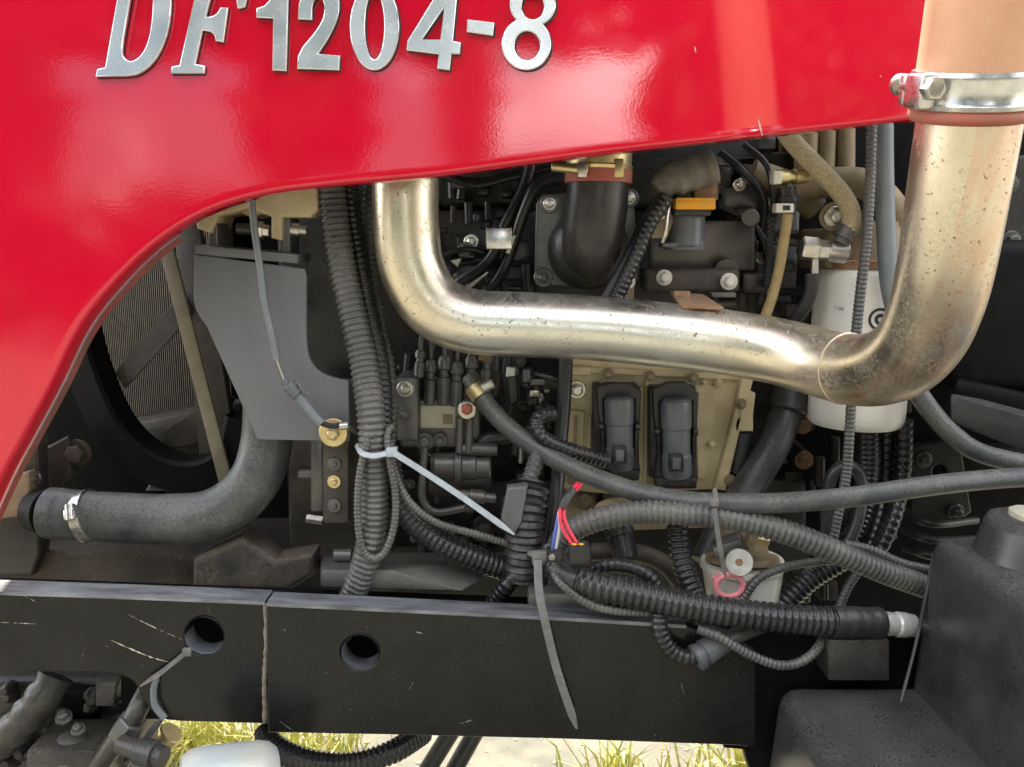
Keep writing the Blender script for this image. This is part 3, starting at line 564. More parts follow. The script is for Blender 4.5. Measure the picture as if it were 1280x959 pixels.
st = root('radiator_strut', 'tan flat strut running diagonally in front of the radiator', 'strut', (285, 605, .2))
MB().hexa([P(274, 607, .2), P(290, 604, .2), P(290, 604, .2) + Vector((0, .008, 0)), P(274, 607, .2) + Vector((0, .008, 0)), P(190, 280, .24), P(208, 278, .24), P(208, 278, .24) + Vector((0, .008, 0)), P(190, 280, .24) + Vector((0, .008, 0))]).build('bar', M['strap'], st, .0015)
s2 = root('shroud_bracket', 'brown dusty upright bracket behind the tan strut', 'bracket', (240, 600, .32))
MB().hexa([P(252, 600, .3), P(300, 590, .3), P(300, 590, .3) + Vector((0, .02, 0)), P(252, 600, .3) + Vector((0, .02, 0)), P(215, 260, .36), P(245, 260, .36), P(245, 260, .36) + Vector((0, .02, 0)), P(215, 260, .36) + Vector((0, .02, 0))]).build('upright', M['cast_brown'], s2, .003)
outline([(195, 590), (300, 575), (300, 605), (250, 615), (180, 615)], .28, .05, 'foot', M['cast_mid'], s2, bevel=.005)
outline([(200, 540), (262, 500), (290, 498), (280, 540), (240, 558), (215, 562)], .34, .02, 'gusset', M['cast_brown'], s2, bevel=.004)
wall = root('bay_light_block', 'added black sheet keeping sun and sky out behind the radiator', 'cover', (100, 740, .7))
MB().hexa([Vector(v) for v in ((-1.5, .85, .55), (-.30, .85, .55), (-.30, .87, .55), (-1.5, .87, .55), (-1.5, .85, 1.7), (-.30, .85, 1.7), (-.30, .87, 1.7), (-1.5, .87, 1.7))]).build('sheet', M['deep'], wall)  # sheets added to keep sun and sky light out of the bay
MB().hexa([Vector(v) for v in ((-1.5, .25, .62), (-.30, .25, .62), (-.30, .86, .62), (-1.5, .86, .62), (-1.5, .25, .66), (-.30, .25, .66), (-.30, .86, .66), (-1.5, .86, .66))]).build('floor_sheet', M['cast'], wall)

# ------------------------------------------------------------------ coolant hose lower left
ch = root('coolant_hose', 'thick black rubber coolant hose elbow with worm clamp, lower left', 'hose', (220, 680, .13))
chp = [(62, 641, .15), (100, 644, .145), (150, 647, .14), (210, 649, .13), (258, 645, .12), (295, 627, .12), (321, 595, .125), (333, 555, .135), (337, 500, .14), (338, 440, .15)]
d = spline(px(chp), .004)
MB().tube(d, lambda i: .0335 * (1 + .006 * math.sin(i * .31) + (.03 if i < 6 else 0)), 36).build('hose_body', M['rubber_dusty'], ch)
i = min(range(len(d)), key=lambda k: abs(640 + d[k].x * F / (d[k] - CAM).dot(_f) - 112)); p, t = d[i], (d[i + 2] - d[i - 2]).normalized(); t = (t + Vector((.0, 0, .28))).normalized()
MB().lathe(p - t * .007, p + t * .007, [(0, .0345), (0, .0355), (1, .0355), (1, .0345)], 40).build('clamp_band', M['band'], ch)
v = (CD - t * CD.dot(t)).normalized(); w = t.cross(v); w = w if w.z > 0 else -w
for k in range(11):
    a = math.radians(-52 + k * 6); q = p + (v * math.cos(a) + w * math.sin(a)) * .0358; tg = (w * math.cos(a) - v * math.sin(a))
    MB().hexa([q + t * e1 + tg * e2 + (v * math.cos(a) + w * math.sin(a)) * e3 for e3 in (-.001, .0012) for e1, e2 in ((-.006, -.0011), (.006, -.0011), (.006, .0011), (-.006, .0011))]).build('band_thread', M['steel'], ch, smooth=0)
a = math.radians(22); q = p + (v * math.cos(a) + w * math.sin(a)) * .038; tg = (w * math.cos(a) - v * math.sin(a))
MB().cyl(q - tg * .008, q + tg * .013, .0065, 16).build('clamp_screw', M['steel'], ch)
MB().hexa([q + t * e1 + tg * e2 + (v * math.cos(a) + w * math.sin(a)) * e3 for e3 in (-.003, .004) for e1, e2 in ((-.008, -.007), (.008, -.007), (.008, .007), (-.008, .007))]).build('screw_housing', M['band'], ch, .002)

# ------------------------------------------------------------------ grey bracket plate with cream mount above
gp = root('grey_bracket', 'smooth grey painted steel bracket plate beside the black conduits', 'bracket', (380, 550, .075))
pts = [(243, 318), (380, 336)] + curve2([(383, 345), (383, 400), (384, 432), (389, 452), (402, 466), (420, 473), (436, 476)], 5) + [(437, 552), (322, 550), (258, 408)] + curve2([(250, 397), (244, 385), (242, 370)], 3)
outline(pts, .075, .008, 'plate', M['grey_paint'], gp, bevel=.0016)
MB().hexa([P(243, 318, .076), P(372, 330, .076), P(372, 330, .076) + Vector((0, .07, 0)), P(243, 318, .076) + Vector((0, .07, 0)), P(243, 306, .074), P(372, 318, .074), P(372, 318, .074) + Vector((0, .07, 0)), P(243, 306, .074) + Vector((0, .07, 0))]).build('top_flange', M['grey_paint'], gp, .002)
outline([(262, 268), (270, 266), (272, 312), (260, 312)], .09, .05, 'lug', M['cast_mid'], gp)
outline([(354, 272), (362, 272), (362, 325), (352, 325)], .09, .05, 'lug', M['cast_mid'], gp)
wz = bolt(417, 541, .066, 9, M['yellow_zinc'], gp, washer=2.05)
cm_ = root('cream_mount', 'cream painted cast engine mount under the hood edge', 'engine mount', (330, 300, .1))
outline([(243, 268), (268, 256), (318, 246), (330, 250), (306, 262), (284, 268), (272, 270), (264, 292), (246, 286)], .085, .07, 'front_lug', M['cream'], cm_, bevel=.004)
outline([(312, 252), (318, 225), (396, 220), (398, 262), (388, 272), (353, 272), (352, 301), (338, 298), (338, 271), (318, 264)], .082, .08, 'rear_lug', M['cream'], cm_, bevel=.005)
outline([(285, 255), (340, 245), (345, 262), (330, 268), (312, 272), (290, 262)], .11, .06, 'web', M['cream'], cm_, bevel=.004)
for xa, xb, r in ((318, 337, 11), (362, 384, 9)):
    q0, q1 = P(xa, 287, .10), P(xb, 289, .10); k = mpp(q0)
    MB().lathe(q0, q1, [(0, r * k), (.6, r * k), (.62, r * k * .75), (1, r * k * .7)], 6 if xa < 340 else 20).build('bolt', M['steel'], cm_)
rod('bolt_shank', (296, 286, .10), (318, 287, .10), 7, M['cast'], cm_)

# ------------------------------------------------------------------ control cable over the grey bracket
cb = root('control_cable', 'thin blue grey control cable hanging in front of the grey bracket', 'cable', (400, 530, .05))
hose('sleeve', [(314, 240, .05), (318, 285, .05), (325, 335, .05), (331, 380, .05), (340, 420, .05), (346, 449, .05)], .0042, M['rubber_blue'], cb, 12)
hose('inner_wire', [(346, 448, .05), (351, 463, .05), (357, 479, .05)], .0014, M['steel'], cb, 8, .003)
rod('ferrule', (354, 475, .05), (362, 485, .05), 5, M['grey_plastic'], cb)
rod('clip', (360, 481, .05), (373, 494, .05), 9, M['grey_plastic'], cb)
hose('clip_spring', [(366, 492, .045), (372, 478, .043), (378, 488, .043), (388, 493, .045)], .0013, M['tie_black'], cb, 8, .003)
hose('boot', [(372, 494, .05), (386, 512, .051), (402, 530, .05)], .0062, M['rubber_blue'], cb, 12)
hose('cable_tail', [(402, 529, .050), (415, 533, .048), (432, 532, .048), (452, 545, .055), (462, 560, .09)], .0036, M['black_plastic'], cb, 10)
rod('eyelet', (425, 533, .046), (436, 532, .046), 5, M['steel'], cb)

# ------------------------------------------------------------------ brown cast pad under the bracket
ca = root('injector_pad', 'rust brown cast block with bolt holes under the yellow washer', 'cast block', (415, 660, .1))
roundbox('block', 403, 548, 436, 655, .10, .07, M['cast_brown'], ca, .004)
for y in (580, 602, 632): bolt(418, y, .099, 5, M['cast_mid'] if y != 602 else M['yellow_zinc'], ca, washer=1.7, h=.4)
roundbox('side_plate', 388, 548, 404, 640, .13, .06, M['cast_mid'], ca, .003)
rod('side_bolt', (374, 592, .14), (402, 592, .14), 9, M['cast_mid'], ca)
rod('side_nut', (383, 648, .13), (404, 651, .13), 6, M['steel'], ca, 6)
roundbox('backing', 360, 480, 490, 660, .24, .06, M['cast_brown'], ca, .008)

# ------------------------------------------------------------------ cast engine foot on the rail
ef = root('cast_mount', 'grey cast mounting arm sitting above the chassis rail', 'mount', (450, 745, .1))
MB().hexa([P(400, 735, .05), P(580, 740, .05), P(640, 705, .16), P(400, 705, .18), P(402, 712, .05), P(490, 712, .05), P(640, 690, .16), P(400, 690, .18)]).build('arm', M['cast_mid'], ef, .005)
outline([(240, 700), (300, 672), (345, 700), (392, 693), (392, 720), (360, 740), (240, 735)], .11, .05, 'pad', M['cast_brown'], ef, bevel=.008)
rod('stud', (418, 694, .1), (440, 694, .1), 8, M['cast_mid'], ef)

# ------------------------------------------------------------------ left hand conduits
cond = M['conduit']; cdu = M['conduit_dusty']
tag(conduit('corrugated_conduit', [(412, 205, .10), (417, 260, .095), (427, 330, .085), (443, 400, .075), (456, 460, .065), (464, 520, .05), (467, 580, .05), (467, 640, .05), (459, 695, .05), (441, 745, .06), (425, 790, .09)], .0178, cdu), 'long thick corrugated conduit running down beside the grey bracket to the rail', 'conduit', 'corrugated conduits')
tag(conduit('corrugated_conduit', [(432, 205, .13), (440, 270, .125), (452, 340, .115), (463, 400, .11), (474, 450, .10), (479, 500, .095), (479, 560, .09)], .013, cond), 'thinner corrugated conduit half hidden behind the long thick one', 'conduit', 'corrugated conduits')
tag(conduit('corrugated_conduit', [(470, 205, .14), (466, 280, .14), (464, 350, .14), (470, 410, .13), (480, 460, .12), (482, 520, .11), (480, 580, .11)], .0145, cdu), 'corrugated conduit passing close behind the left vertical steel pipe', 'conduit', 'corrugated conduits')
tag(conduit('thin_conduit', [(462, 545, .035), (450, 590, .032), (447, 640, .030), (452, 682, .030), (466, 698, .030), (482, 688, .032), (493, 655, .034), (494, 615, .035), (487, 575, .036), (484, 545, .04), (489, 533, .05)], .0048, cdu, pitch=.005, seg=12), 'thin corrugated loop hanging around the tied thick conduit', 'conduit', 'corrugated conduits')
tag(conduit('corrugated_conduit', [(482, 560, .08), (492, 610, .075), (515, 650, .07), (555, 680, .07), (600, 700, .08), (650, 716, .10)], .0165, cond), 'thick corrugated conduit branching right below the white cable tie', 'conduit', 'corrugated conduits')
tag(conduit('thin_conduit', [(487, 550, .045), (492, 585, .045), (510, 625, .045), (545, 653, .05), (595, 668, .06), (645, 683, .08)], .0050, cdu, pitch=.005, seg=12), 'thin corrugated conduit lying on the thick branch below the cable tie', 'conduit', 'corrugated conduits')
def zip_tie(name, label, loop, head, tail, w, m_, rpx=None):
    r = root(name, label, 'cable tie', head)
    if loop: hose('loop', loop, .0035, m_, r, 10, .003, .4)
    hp_ = P(*head); k = mpp(hp_)
    MB().hexa([hp_ + Vector((a * k, c_ * k * .6, b_ * k)) for b_ in (-w * .8, w * .8) for a, c_ in ((-w * .9, -w), (w * .9, -w), (w * .9, w), (-w * .9, w))]).build('head', m_, r, .0012)
    d = spline(px(tail), .003); b = MB(); vs = []
    for i, p in enumerate(d):
        t = (d[min(i + 1, len(d) - 1)] - d[max(i - 1, 0)]).normalized(); s = Vector((t.z, 0, -t.x)).normalized() * (w * k * .5) * (1 if i < len(d) - 7 else .95 - .11 * (i - len(d) + 7)); nn = Vector((0, .0007, 0))
        vs += [p - s - nn, p + s - nn, p + s + nn, p - s + nn]
    b.add(vs, [(4 * i + j, 4 * i + 4 + j, 4 * i + 4 + (j + 1) % 4, 4 * i + (j + 1) % 4) for i in range(len(d) - 1) for j in range(4)] + [(0, 1, 2, 3)])
    b.build('tail', m_, r, smooth=20); return r
zip_tie('cable_tie', 'clear white cable tie strapped round the left conduits, long tail pointing right', [(446, 556, .06), (452, 566, .028), (466, 570, .024), (482, 567, .028), (492, 562, .04)], (490, 565, .03), [(492, 566, .025), (530, 590, .02), (580, 623, .02), (643, 668, .02)], 7.5, M['tie_white'])
zip_tie('cable_tie', 'long grey cable tie tail dangling over the front of the chassis rail', [(660, 690, .06), (672, 696, .03), (688, 696, .03)], (674, 697, .028), [(672, 700, .02), (674, 740, -.005), (682, 780, -.014), (697, 840, -.016), (721, 911, -.014)], 10, M['tie_black'])
zip_tie('cable_tie', 'thin black cable tie hanging from the grey rubber hose above the filter bowl', [(893, 612, .02), (895, 628, .0), (893, 644, .02)], (893, 628, .002), [(893, 636, .0), (897, 665, .0), (901, 690, .0), (907, 722, .01)], 6, M['tie_black'])
zip_tie('cable_tie', 'black cable tie threaded through the left round hole of the rail', [(236, 812, .03), (220, 828, .004), (196, 848, .002)], (234, 815, .004), [(232, 816, .003), (205, 838, .001), (175, 858, .0)], 6, M['tie_black'])
hose('tie_loop', [(196, 848, .008), (192, 862, .004), (194, 882, .004), (206, 898, .006)], .0042, M['rubber_blue'], None, 8, .004, .5)
tag(bpy.data.objects['tie_loop'], 'short bent grey plastic strip hooked on the rail cut-out corner', 'strip')

# ------------------------------------------------------------------ fuel injection pump
ip = root('injection_pump', 'dark fuel injection pump with vertical fittings and a pale label', 'injection pump', (550, 620, .2))
roundbox('pump_body', 500, 500, 600, 560, .20, .12, M['cast_mid'], ip, .005)
roundbox('end_flange', 494, 472, 523, 552, .18, .1, M['cast_mid'], ip, .005)
bolt(507, 486, .178, 7.5, M['steel'], ip); bolt(507, 517, .178, 6, M['cast_mid'], ip)
for x, y0, y1, r in ((524, 438, 472, 7), (537, 450, 506, 8), (554, 445, 506, 9), (570, 452, 508, 9), (588, 445, 500, 9), (607, 440, 490, 8)):
    rod('injector_fitting', (x, y1, .205), (x + 2, y0, .21), r, M['cast_mid'], ip, 16, [(0, 1), (.55, 1), (.58, .75), (.72, .75), (.74, 1.05), (.9, 1.05), (1, .8)])
    hose('injector_line', [(x + 2, y0 + 6, .21), (x + 4, y0 - 20, .215), (x + 22, y0 - 60, .26)], .0032, M['cast_mid'], ip, 10)
roundbox('name_label', 525, 507, 570, 536, .196, .006, M['label'], ip, .003)
roundbox('label_patch', 554, 518, 566, 530, .1945, .003, M['cream_dark'], ip, .0004)
bolt(531, 552, .193, 8, M['cast_mid'], ip); bolt(550, 550, .193, 6, M['cast_mid'], ip)
rod('governor_housing', (540, 582, .20), (614, 583, .20), 17, M['cast_mid'], ip, 28, [(0, .8), (.06, 1), (.38, 1), (.4, 1.35), (.5, 1.35), (.52, 1.05), (.74, 1.05), (.76, .92), (.97, .92), (1, .8)])
rod('governor_tube', (578, 561, .19), (622, 562, .19), 8, M['cast_mid'], ip)
rod('governor_tube', (572, 618, .19), (620, 623, .19), 9, M['cast_mid'], ip, 18, [(0, .8), (.3, .8), (.32, 1), (.7, 1), (.72, .7), (1, .7)])
roundbox('lower_housing', 535, 596, 615, 620, .21, .1, M['cast'], ip, .005)
hose('feed_line', [(531, 560, .185), (528, 600, .18), (529, 626, .18), (545, 640, .18), (580, 635, .19)], .0052, M['cast_mid'], ip, 12)
b = MB(); p = P(584, 511, .18); b.cyl(p, p + CD * .012, .0125, 28); b.build('banjo_ring', M['steel'], ip)
bolt(584, 511, .168, 7.5, M['red_rubber'], ip, washer=0)
for x in (575, 587): rod('banjo_stem', (x, 522, .185), (x - 1, 566, .185), 5, M['cast_mid'], ip)
hose('return_elbow', [(597, 560, .2), (612, 548, .2), (640, 546, .2), (662, 535, .22)], .0105, M['black_plastic'], ip)
rod('sensor', (640, 502, .19), (638, 470, .19), 10, M['black_plastic'], ip); rod('sensor_cap', (638, 472, .19), (639, 459, .19), 6, M['white'], ip)
for (x, y, w_, h_) in ((658, 470, 5, 16), (672, 478, 9, 8), (668, 492, 6, 8), (606, 448, 8, 6)): roundbox('small_clip', x - w_, y - h_ / 2, x + w_, y + h_ / 2, .2, .01, random.choice([M['steel'], M['cast_mid'], M['rust']]), ip, .001)
bolt(608, 660, .25, 12, M['cast'], ip)

# ------------------------------------------------------------------ cream cooler plate with two black plugs
cpn = root('cream_cover_plate', 'dusty cream painted cast cover plate in the middle of the engine', 'cover plate', (800, 630, .2))
outline([(714, 440), (935, 452), (934, 475), (921, 535), (905, 612), (900, 612), (760, 618), (700, 612), (705, 530)], .215, .05, 'plate', M['cream'], cpn, bevel=.004)
outline([(934, 440), (952, 442), (930, 520), (908, 614), (893, 612), (915, 530)], .20, .06, 'side_rib', M['cream'], cpn, bevel=.004)
outline([(712, 458), (934, 468), (932, 476), (712, 466)], .208, .02, 'top_rib', M['cream'], cpn, bevel=.002)
outline([(714, 458), (740, 459), (739, 470), (713, 470)], .203, .02, 'lug', M['cream'], cpn, bevel=.002)
outline([(705, 512), (731, 514), (728, 600), (702, 600)], .2085, .02, 'raised_pad', M['cream'], cpn, bevel=.002)
outline([(718, 520), (722, 520), (719, 590), (715, 590)], .205, .01, 'cast_mark', M['cream_dark'], cpn, bevel=.0005)
outline([(800, 485), (804, 485), (803, 510), (799, 510)], .205, .02, 'rib', M['cream'], cpn, bevel=.001)
outline([(868, 480), (900, 481), (882, 600), (872, 600)], .211, .01, 'raised_pad', M['cream'], cpn, bevel=.002)
for x, y, r in ((898, 479, 6), (889, 555, 6), (880, 478, 4), (751, 478, 4), (784, 480, 4), (785, 588, 5)): bolt(x, y, .209, r * .7, M['cream'], cpn, name='boss', washer=1.3, h=.5)
bolt(721, 487, .214, 8.5, M['steel'], cpn, washer=1.35)
for x, y in ((760, 467), (812, 470), (866, 472), (912, 600), (926, 505), (716, 600)): bolt(x, y, .200, 5, M['cream_dark'], cpn, washer=1.4)
outline([(806, 476), (811, 476), (809, 606), (804, 606)], .209, .01, 'rib', M['cream'], cpn, bevel=.0015)
outline([(736, 520), (740, 520), (736, 600), (732, 600)], .209, .01, 'rib', M['cream'], cpn, bevel=.0015)
outline([(690, 600), (790, 606), (905, 625), (900, 660), (760, 665), (695, 650)], .24, .05, 'lower_flange', M['cream_dark'], cpn, bevel=.005)
bolt(731, 622, .235, 9, M['cream_dark'], cpn); outline([(745, 632), (752, 614), (756, 632)], .23, .01, 'notch_web', M['deep'], cpn)
def plug(label, x0, x1, y0, y1, sk):
    r = root('wiring_plug', label, 'plug', ((x0 + x1) / 2, y1, .19)); w_ = x1 - x0
    roundbox('socket', x0 - 10, y0 - 6, x1 + 1, y1 - 4, .185, .03, M['black_plastic'], r, .003)
    fr = [(x0 - 6, y0 - 3), (x0 + w_ * .25, y0 - 8 + sk), (x0 + w_ * .75, y0 - 8 + sk), (x1 + 4, y0 + 2), (x1 + 3, y0 + 18), (x1, y1 - 24), (x1 + 3, y1), (x0 - 4, y1), (x0, y1 - 40), (x0 - 5, y0 + 25)]
    outline(fr, .175, .012, 'latch_frame', M['black_plastic'], r, [[(x0 + 2, y0 + 12), (x1 - 4, y0 + 12), (x1 - 5, y1 - 20), (x0 + 5, y1 - 20)]], .002)
    cx = (x0 + x1) / 2; p0, p1 = P(cx, y1 - 6, .168), P(cx - 1, y0 + 8, .168); k = mpp(p0); R_ = w_ * .40 * k
    MB().lathe(p0, p1, [(0, R_ * .85), (.04, R_ * .95), (.28, R_ * .95), (.30, R_ * .88), (.62, R_ * .88), (.63, R_ * .97), (.9, R_), (.97, R_ * .93), (1, R_ * .75)], 28).build('body', M['grey_plastic'], r)
    roundbox('tab', cx - 9, y1 - 33, cx + 9, y1 - 12, .134, .012, M['black_plastic'], r, .0015); roundbox('tab_window', cx - 5, y1 - 29, cx + 5, y1 - 15, .1325, .004, M['grey_plastic'], r, .0006)
    for s in (x0 - 1, x1 - 1): rod('hinge', (s - 3, (y0 + y1) / 2 - 6, .17), (s + 3, (y0 + y1) / 2 - 6, .17), 5, M['black_plastic'], r)
    roundbox('boot', x0 - 2, y1 - 4, x1 + 2, y1 + 10, .165, .03, M['black_plastic'], r, .004)
plug('black wiring plug on the cream plate, left one of the pair', 752, 798, 487, 592, 0)
plug('black wiring plug on the cream plate, right one nearest the side rib', 822, 870, 490, 602, -4)

# ------------------------------------------------------------------ dipstick tube and taped plug
tag(hose('dipstick_tube', [(708, 430, .17), (705, 500, .165), (700, 560, .155), (694, 630, .13), (683, 700, .11), (676, 745, .10)], .0098, M['rubber'], None), 'black upright tube just left of the cream cover plate', 'tube')
tpd = root('taped_plug', 'wiring plug wrapped in wrinkled black tape above the rail', 'plug', (655, 725, .08))
t_ = spline(px([(664, 600, .10), (658, 640, .085), (655, 680, .08), (652, 722, .08)]), .003)
MB().tube(t_, lambda i: .024 + .0022 * math.sin(i * 2.1) + .0012 * math.sin(i * 5.3) - (.008 if i < 3 else 0), 18).build('tape_wrap', M['black_tape'], tpd, smooth=50)
outline([(634, 610), (660, 608), (652, 655), (643, 668), (626, 650)], .056, .02, 'bare_face', M['grey_plastic'], tpd, bevel=.003)
conduit('cable_sleeve', [(654, 618, .09), (663, 596, .10), (674, 560, .12)], .0105, M['conduit_dusty'], tpd)
conduit('cable_tail', [(652, 715, .08), (635, 730, .07), (610, 765, .09)], .012, cond, tpd)
roundbox('rail_foot', 660, 742, 760, 764, .03, .03, M['cast_mid'], tpd, .004)

# ------------------------------------------------------------------ loose wires
lw = root('loose_wires', 'short bundle of red and blue wires ending in a small black plug', 'wires', (720, 700, .04))
for (pts, m_) in (([(722, 604, .09), (708, 622, .06), (700, 640, .05), (703, 660, .045), (716, 682, .04)], 'wire_red'), ([(726, 606, .09), (712, 624, .06), (705, 642, .05), (710, 660, .045), (724, 684, .04)], 'wire_red'),
                  ([(716, 615, .08), (702, 634, .055), (696, 655, .05), (690, 690, .05)], 'wire_blue'), ([(714, 618, .08), (700, 638, .053), (699, 660, .05), (694, 692, .05)], 'wire_white')):
    hose('wire', [(a, b, c - .055) for a, b, c in pts], .0022, M[m_], lw, 8, .003)
hose('sheath', [(716, 613, .015), (708, 624, .003), (702, 636, -.003)], .0055, M['black_tape'], lw, 10, .003)
roundbox('connector', 712, 684, 738, 706, -.03, .025, M['black_plastic'], lw, .002)
for x in (717, 726): rod('seal', (x, 688, -.02), (x + 1, 680, -.02), 4, M['yellow'], lw)
roundbox('connector', 684, 690, 704, 704, -.018, .02, M['black_plastic'], lw, .002); rod('terminal', (690, 690, -.01), (690, 698, -.02), 4, M['steel'], lw)

# ------------------------------------------------------------------ hoses and conduits, middle and right
hf = root('fuel_hose', 'long dusty grey rubber hose swooping across from a clamped end to the right', 'hose', (600, 490, .14))
hose('hose_body', [(588, 472, .17), (600, 492, .155), (625, 525, .14), (670, 560, .12), (720, 587, .10), (780, 610, .07), (840, 624, .04), (900, 629, .02), (970, 629, .01), (1060, 622, .01), (1150, 609, .02), (1230, 600, .04), (1320, 594, .06)], .0122, M['rubber_dusty'], hf, 24)
q0, q1 = P(593, 483, .158), P(602, 496, .152); MB().lathe(q0, q1, [(0, .0125), (0, .0142), (1, .0142), (1, .0125)], 28).build('clamp_band', M['yellow_zinc'], hf)
rod('clamp_screw', (603, 486, .14), (617, 479, .14), 6, M['steel'], hf)
tag(conduit('corrugated_conduit', [(692, 517, .14), (676, 520, .13), (671, 535, .12), (684, 551, .115), (715, 564, .12), (758, 577, .14)], .0105, cond, amp=.10), 'short bent corrugated conduit curling into the left black plug', 'conduit', 'corrugated conduits')
tag(conduit('corrugated_conduit', [(690, 700, .07), (706, 670, .05), (745, 650, .035), (800, 641, .03), (870, 643, .02), (930, 651, .015), (990, 668, .01), (1050, 692, .015), (1110, 717, .03), (1172, 738, .06)], .0150, cdu), 'long corrugated conduit just below the grey hose, sloping down to the tank', 'conduit', 'corrugated conduits')
tf = root('thick_conduit', 'thickest corrugated conduit lying on the rail, ending in a pale metal fitting', 'conduit', (900, 790, -.01), 'corrugated conduits')
conduit('sleeve', [(688, 690, .05), (700, 712, .02), (735, 729, .0), (790, 742, -.01), (860, 757, -.015), (940, 769, -.015), (1020, 776, -.01), (1102, 779, .0)], .0180, cond, tf, pitch=.0088)
hose('tape_band', [(1040, 777, -.0095), (1070, 778, -.005), (1101, 779, .0)], .0186, M['black_tape'], tf, 24, .003, 1.0, .03); hose('tape_band', [(700, 712, .02), (712, 720, .01), (724, 725, .004)], .0188, M['black_tape'], tf, 24, .003, 1.0, .03)
rod('fitting', (1096, 779, -.001), (1141, 782, .006), 15, mat('pale_alloy', (.72, .72, .70), .3, .45, (.55, .55, .52), 60, dust=.25), tf, 28, [(0, .9), (.1, 1), (.35, 1), (.4, .93), (.5, .93), (.55, 1.05), (.8, 1.05), (.85, .98), (1, .95)])
rod('stub', (1139, 782, .006), (1175, 785, .012), 9, M['steel'], tf)
for pts, r, m_, lb in (([(846, 650, .06), (850, 690, .05), (860, 725, .035), (878, 765, .02)], .0135, cond, 'short upright corrugated conduit left of the filter bowl'),
                      ([(736, 716, .03), (760, 707, .02), (790, 710, .015), (812, 722, .015), (826, 745, .02)], .0085, cond, 'small arched conduit above the thickest conduit'),
                      ([(824, 766, -.015), (826, 790, -.018), (838, 812, -.018), (858, 822, -.018), (880, 820, -.015)], .0095, cond, 'conduit hooking down over the rail into a grey fitting'),
                      ([(1050, 700, .10), (1010, 725, .09), (975, 760, .08), (940, 800, .08)], .016, cond, 'thick dark conduit slanting down right of the filter bowl')):
    tag(conduit('corrugated_conduit', px_ := pts, r, m_), lb, 'conduit', 'corrugated conduits')
for pts, r, lb in (([(688, 705, .02), (700, 728, -.005), (730, 752, -.012), (765, 763, -.012), (812, 766, -.008)], .0050, 'thin conduit curving along the rail top under the thickest conduit'),
                   ([(872, 786, -.02), (900, 797, -.026), (940, 820, -.028), (980, 832, -.025), (1015, 818, -.015), (1042, 775, .03), (1062, 730, .06), (1090, 695, .08)], .0058, 'thin conduit drooping in a loop below the thickest conduit'),
                   ([(928, 750, .03), (950, 722, .03), (990, 707, .04), (1040, 700, .06)], .0058, 'thin conduit arching over the pale filter bowl'),
                   ([(1055, 680, .05), (1090, 688, .05), (1130, 705, .05), (1180, 715, .06)], .0060, 'thin conduit above the sloping conduit near the tank'),
                   ([(1090, 140, .10), (1088, 220, .10), (1083, 300, .10), (1075, 370, .10), (1068, 440, .10), (1063, 520, .10), (1058, 590, .10), (1048, 640, .09), (1035, 690, .08), (1005, 720, .09)], .0068, 'tall thin pale conduit hanging in front of the white filter')):
    tag(conduit('thin_conduit', pts, r, cdu, pitch=.0055, seg=14), lb, 'conduit', 'corrugated conduits')
gf = root('grey_fitting', 'worn grey hose fitting slanting up from the hooked conduit', 'fitting', (880, 830, -.01))
rod('body', (868, 824, -.018), (905, 800, -.005), 17, M['grey_plastic'], gf, 24, [(0, .8), (.04, 1), (.2, 1), (.22, .85), (.3, .85), (.32, 1.0), (.6, .95), (1, .9)])
rod('pipe', (900, 803, -.005), (985, 768, .03), 10, M['cast_mid'], gf)

tag(hose('slanting_hose', [(990, 470, .24), (985, 505, .22), (968, 555, .20), (935, 610, .18), (905, 660, .15), (882, 705, .13)], .0225, M['rubber'], None, 26), 'dark rubber hose slanting down between cream plate and white filter', 'hose')
sl = root('hose_cuff', 'wide black rubber cuff at the top of the slanting hose', 'cuff', (985, 510, .2)); rod('sleeve', (990, 484, .225), (983, 515, .215), 25, M['black_plastic'], sl, 28); rod('cast_neck', (996, 455, .235), (989, 486, .227), 21, M['cream_dark'], sl, 24)
for pts, r, m_, lb in (([(1085, 530, .2), (1084, 590, .2), (1075, 645, .19), (1050, 700, .18)], .0165, cond, 'dark corrugated hose directly under the white filter'),
                   ([(1108, 530, .22), (1106, 600, .22), (1096, 655, .2), (1075, 710, .18)], .0125, cond, 'middle dark hose of the three below the white filter'),
                   ([(1130, 525, .2), (1128, 590, .2), (1115, 650, .18), (1085, 715, .16)], .0125, cond, 'rightmost dark wrapped hose below the white filter'),):
    tag(conduit('dark_hose', pts, r, m_, pitch=.011 if 'wrapped' in lb or 'middle' in lb else .0075, amp=.05), lb, 'hose', 'dark hoses below the filter')
tag(hose('looped_hose', [(1035, 690, .16), (1033, 640, .16), (1040, 595, .16), (1060, 582, .16), (1076, 600, .16), (1072, 650, .15), (1050, 700, .14)], .0085, M['rubber'], None), 'dark smooth hose looped behind the tall thin conduit', 'hose')
tag(hose('side_hose', [(1140, 480, .12), (1162, 512, .11), (1190, 543, .10), (1230, 568, .09), (1320, 588, .08)], .0125, M['rubber_dusty'], None, 24), 'grey rubber hose curving right from beneath the big pipe bend', 'hose')
tag(hose('vertical_hose', [(1104, 130, .115), (1105, 220, .115), (1108, 300, .115), (1113, 360, .115), (1128, 420, .115), (1140, 480, .12)], .0118, M['rubber_blue'], None, 24), 'smooth blue grey upright hose left of the right hand pipe', 'hose')

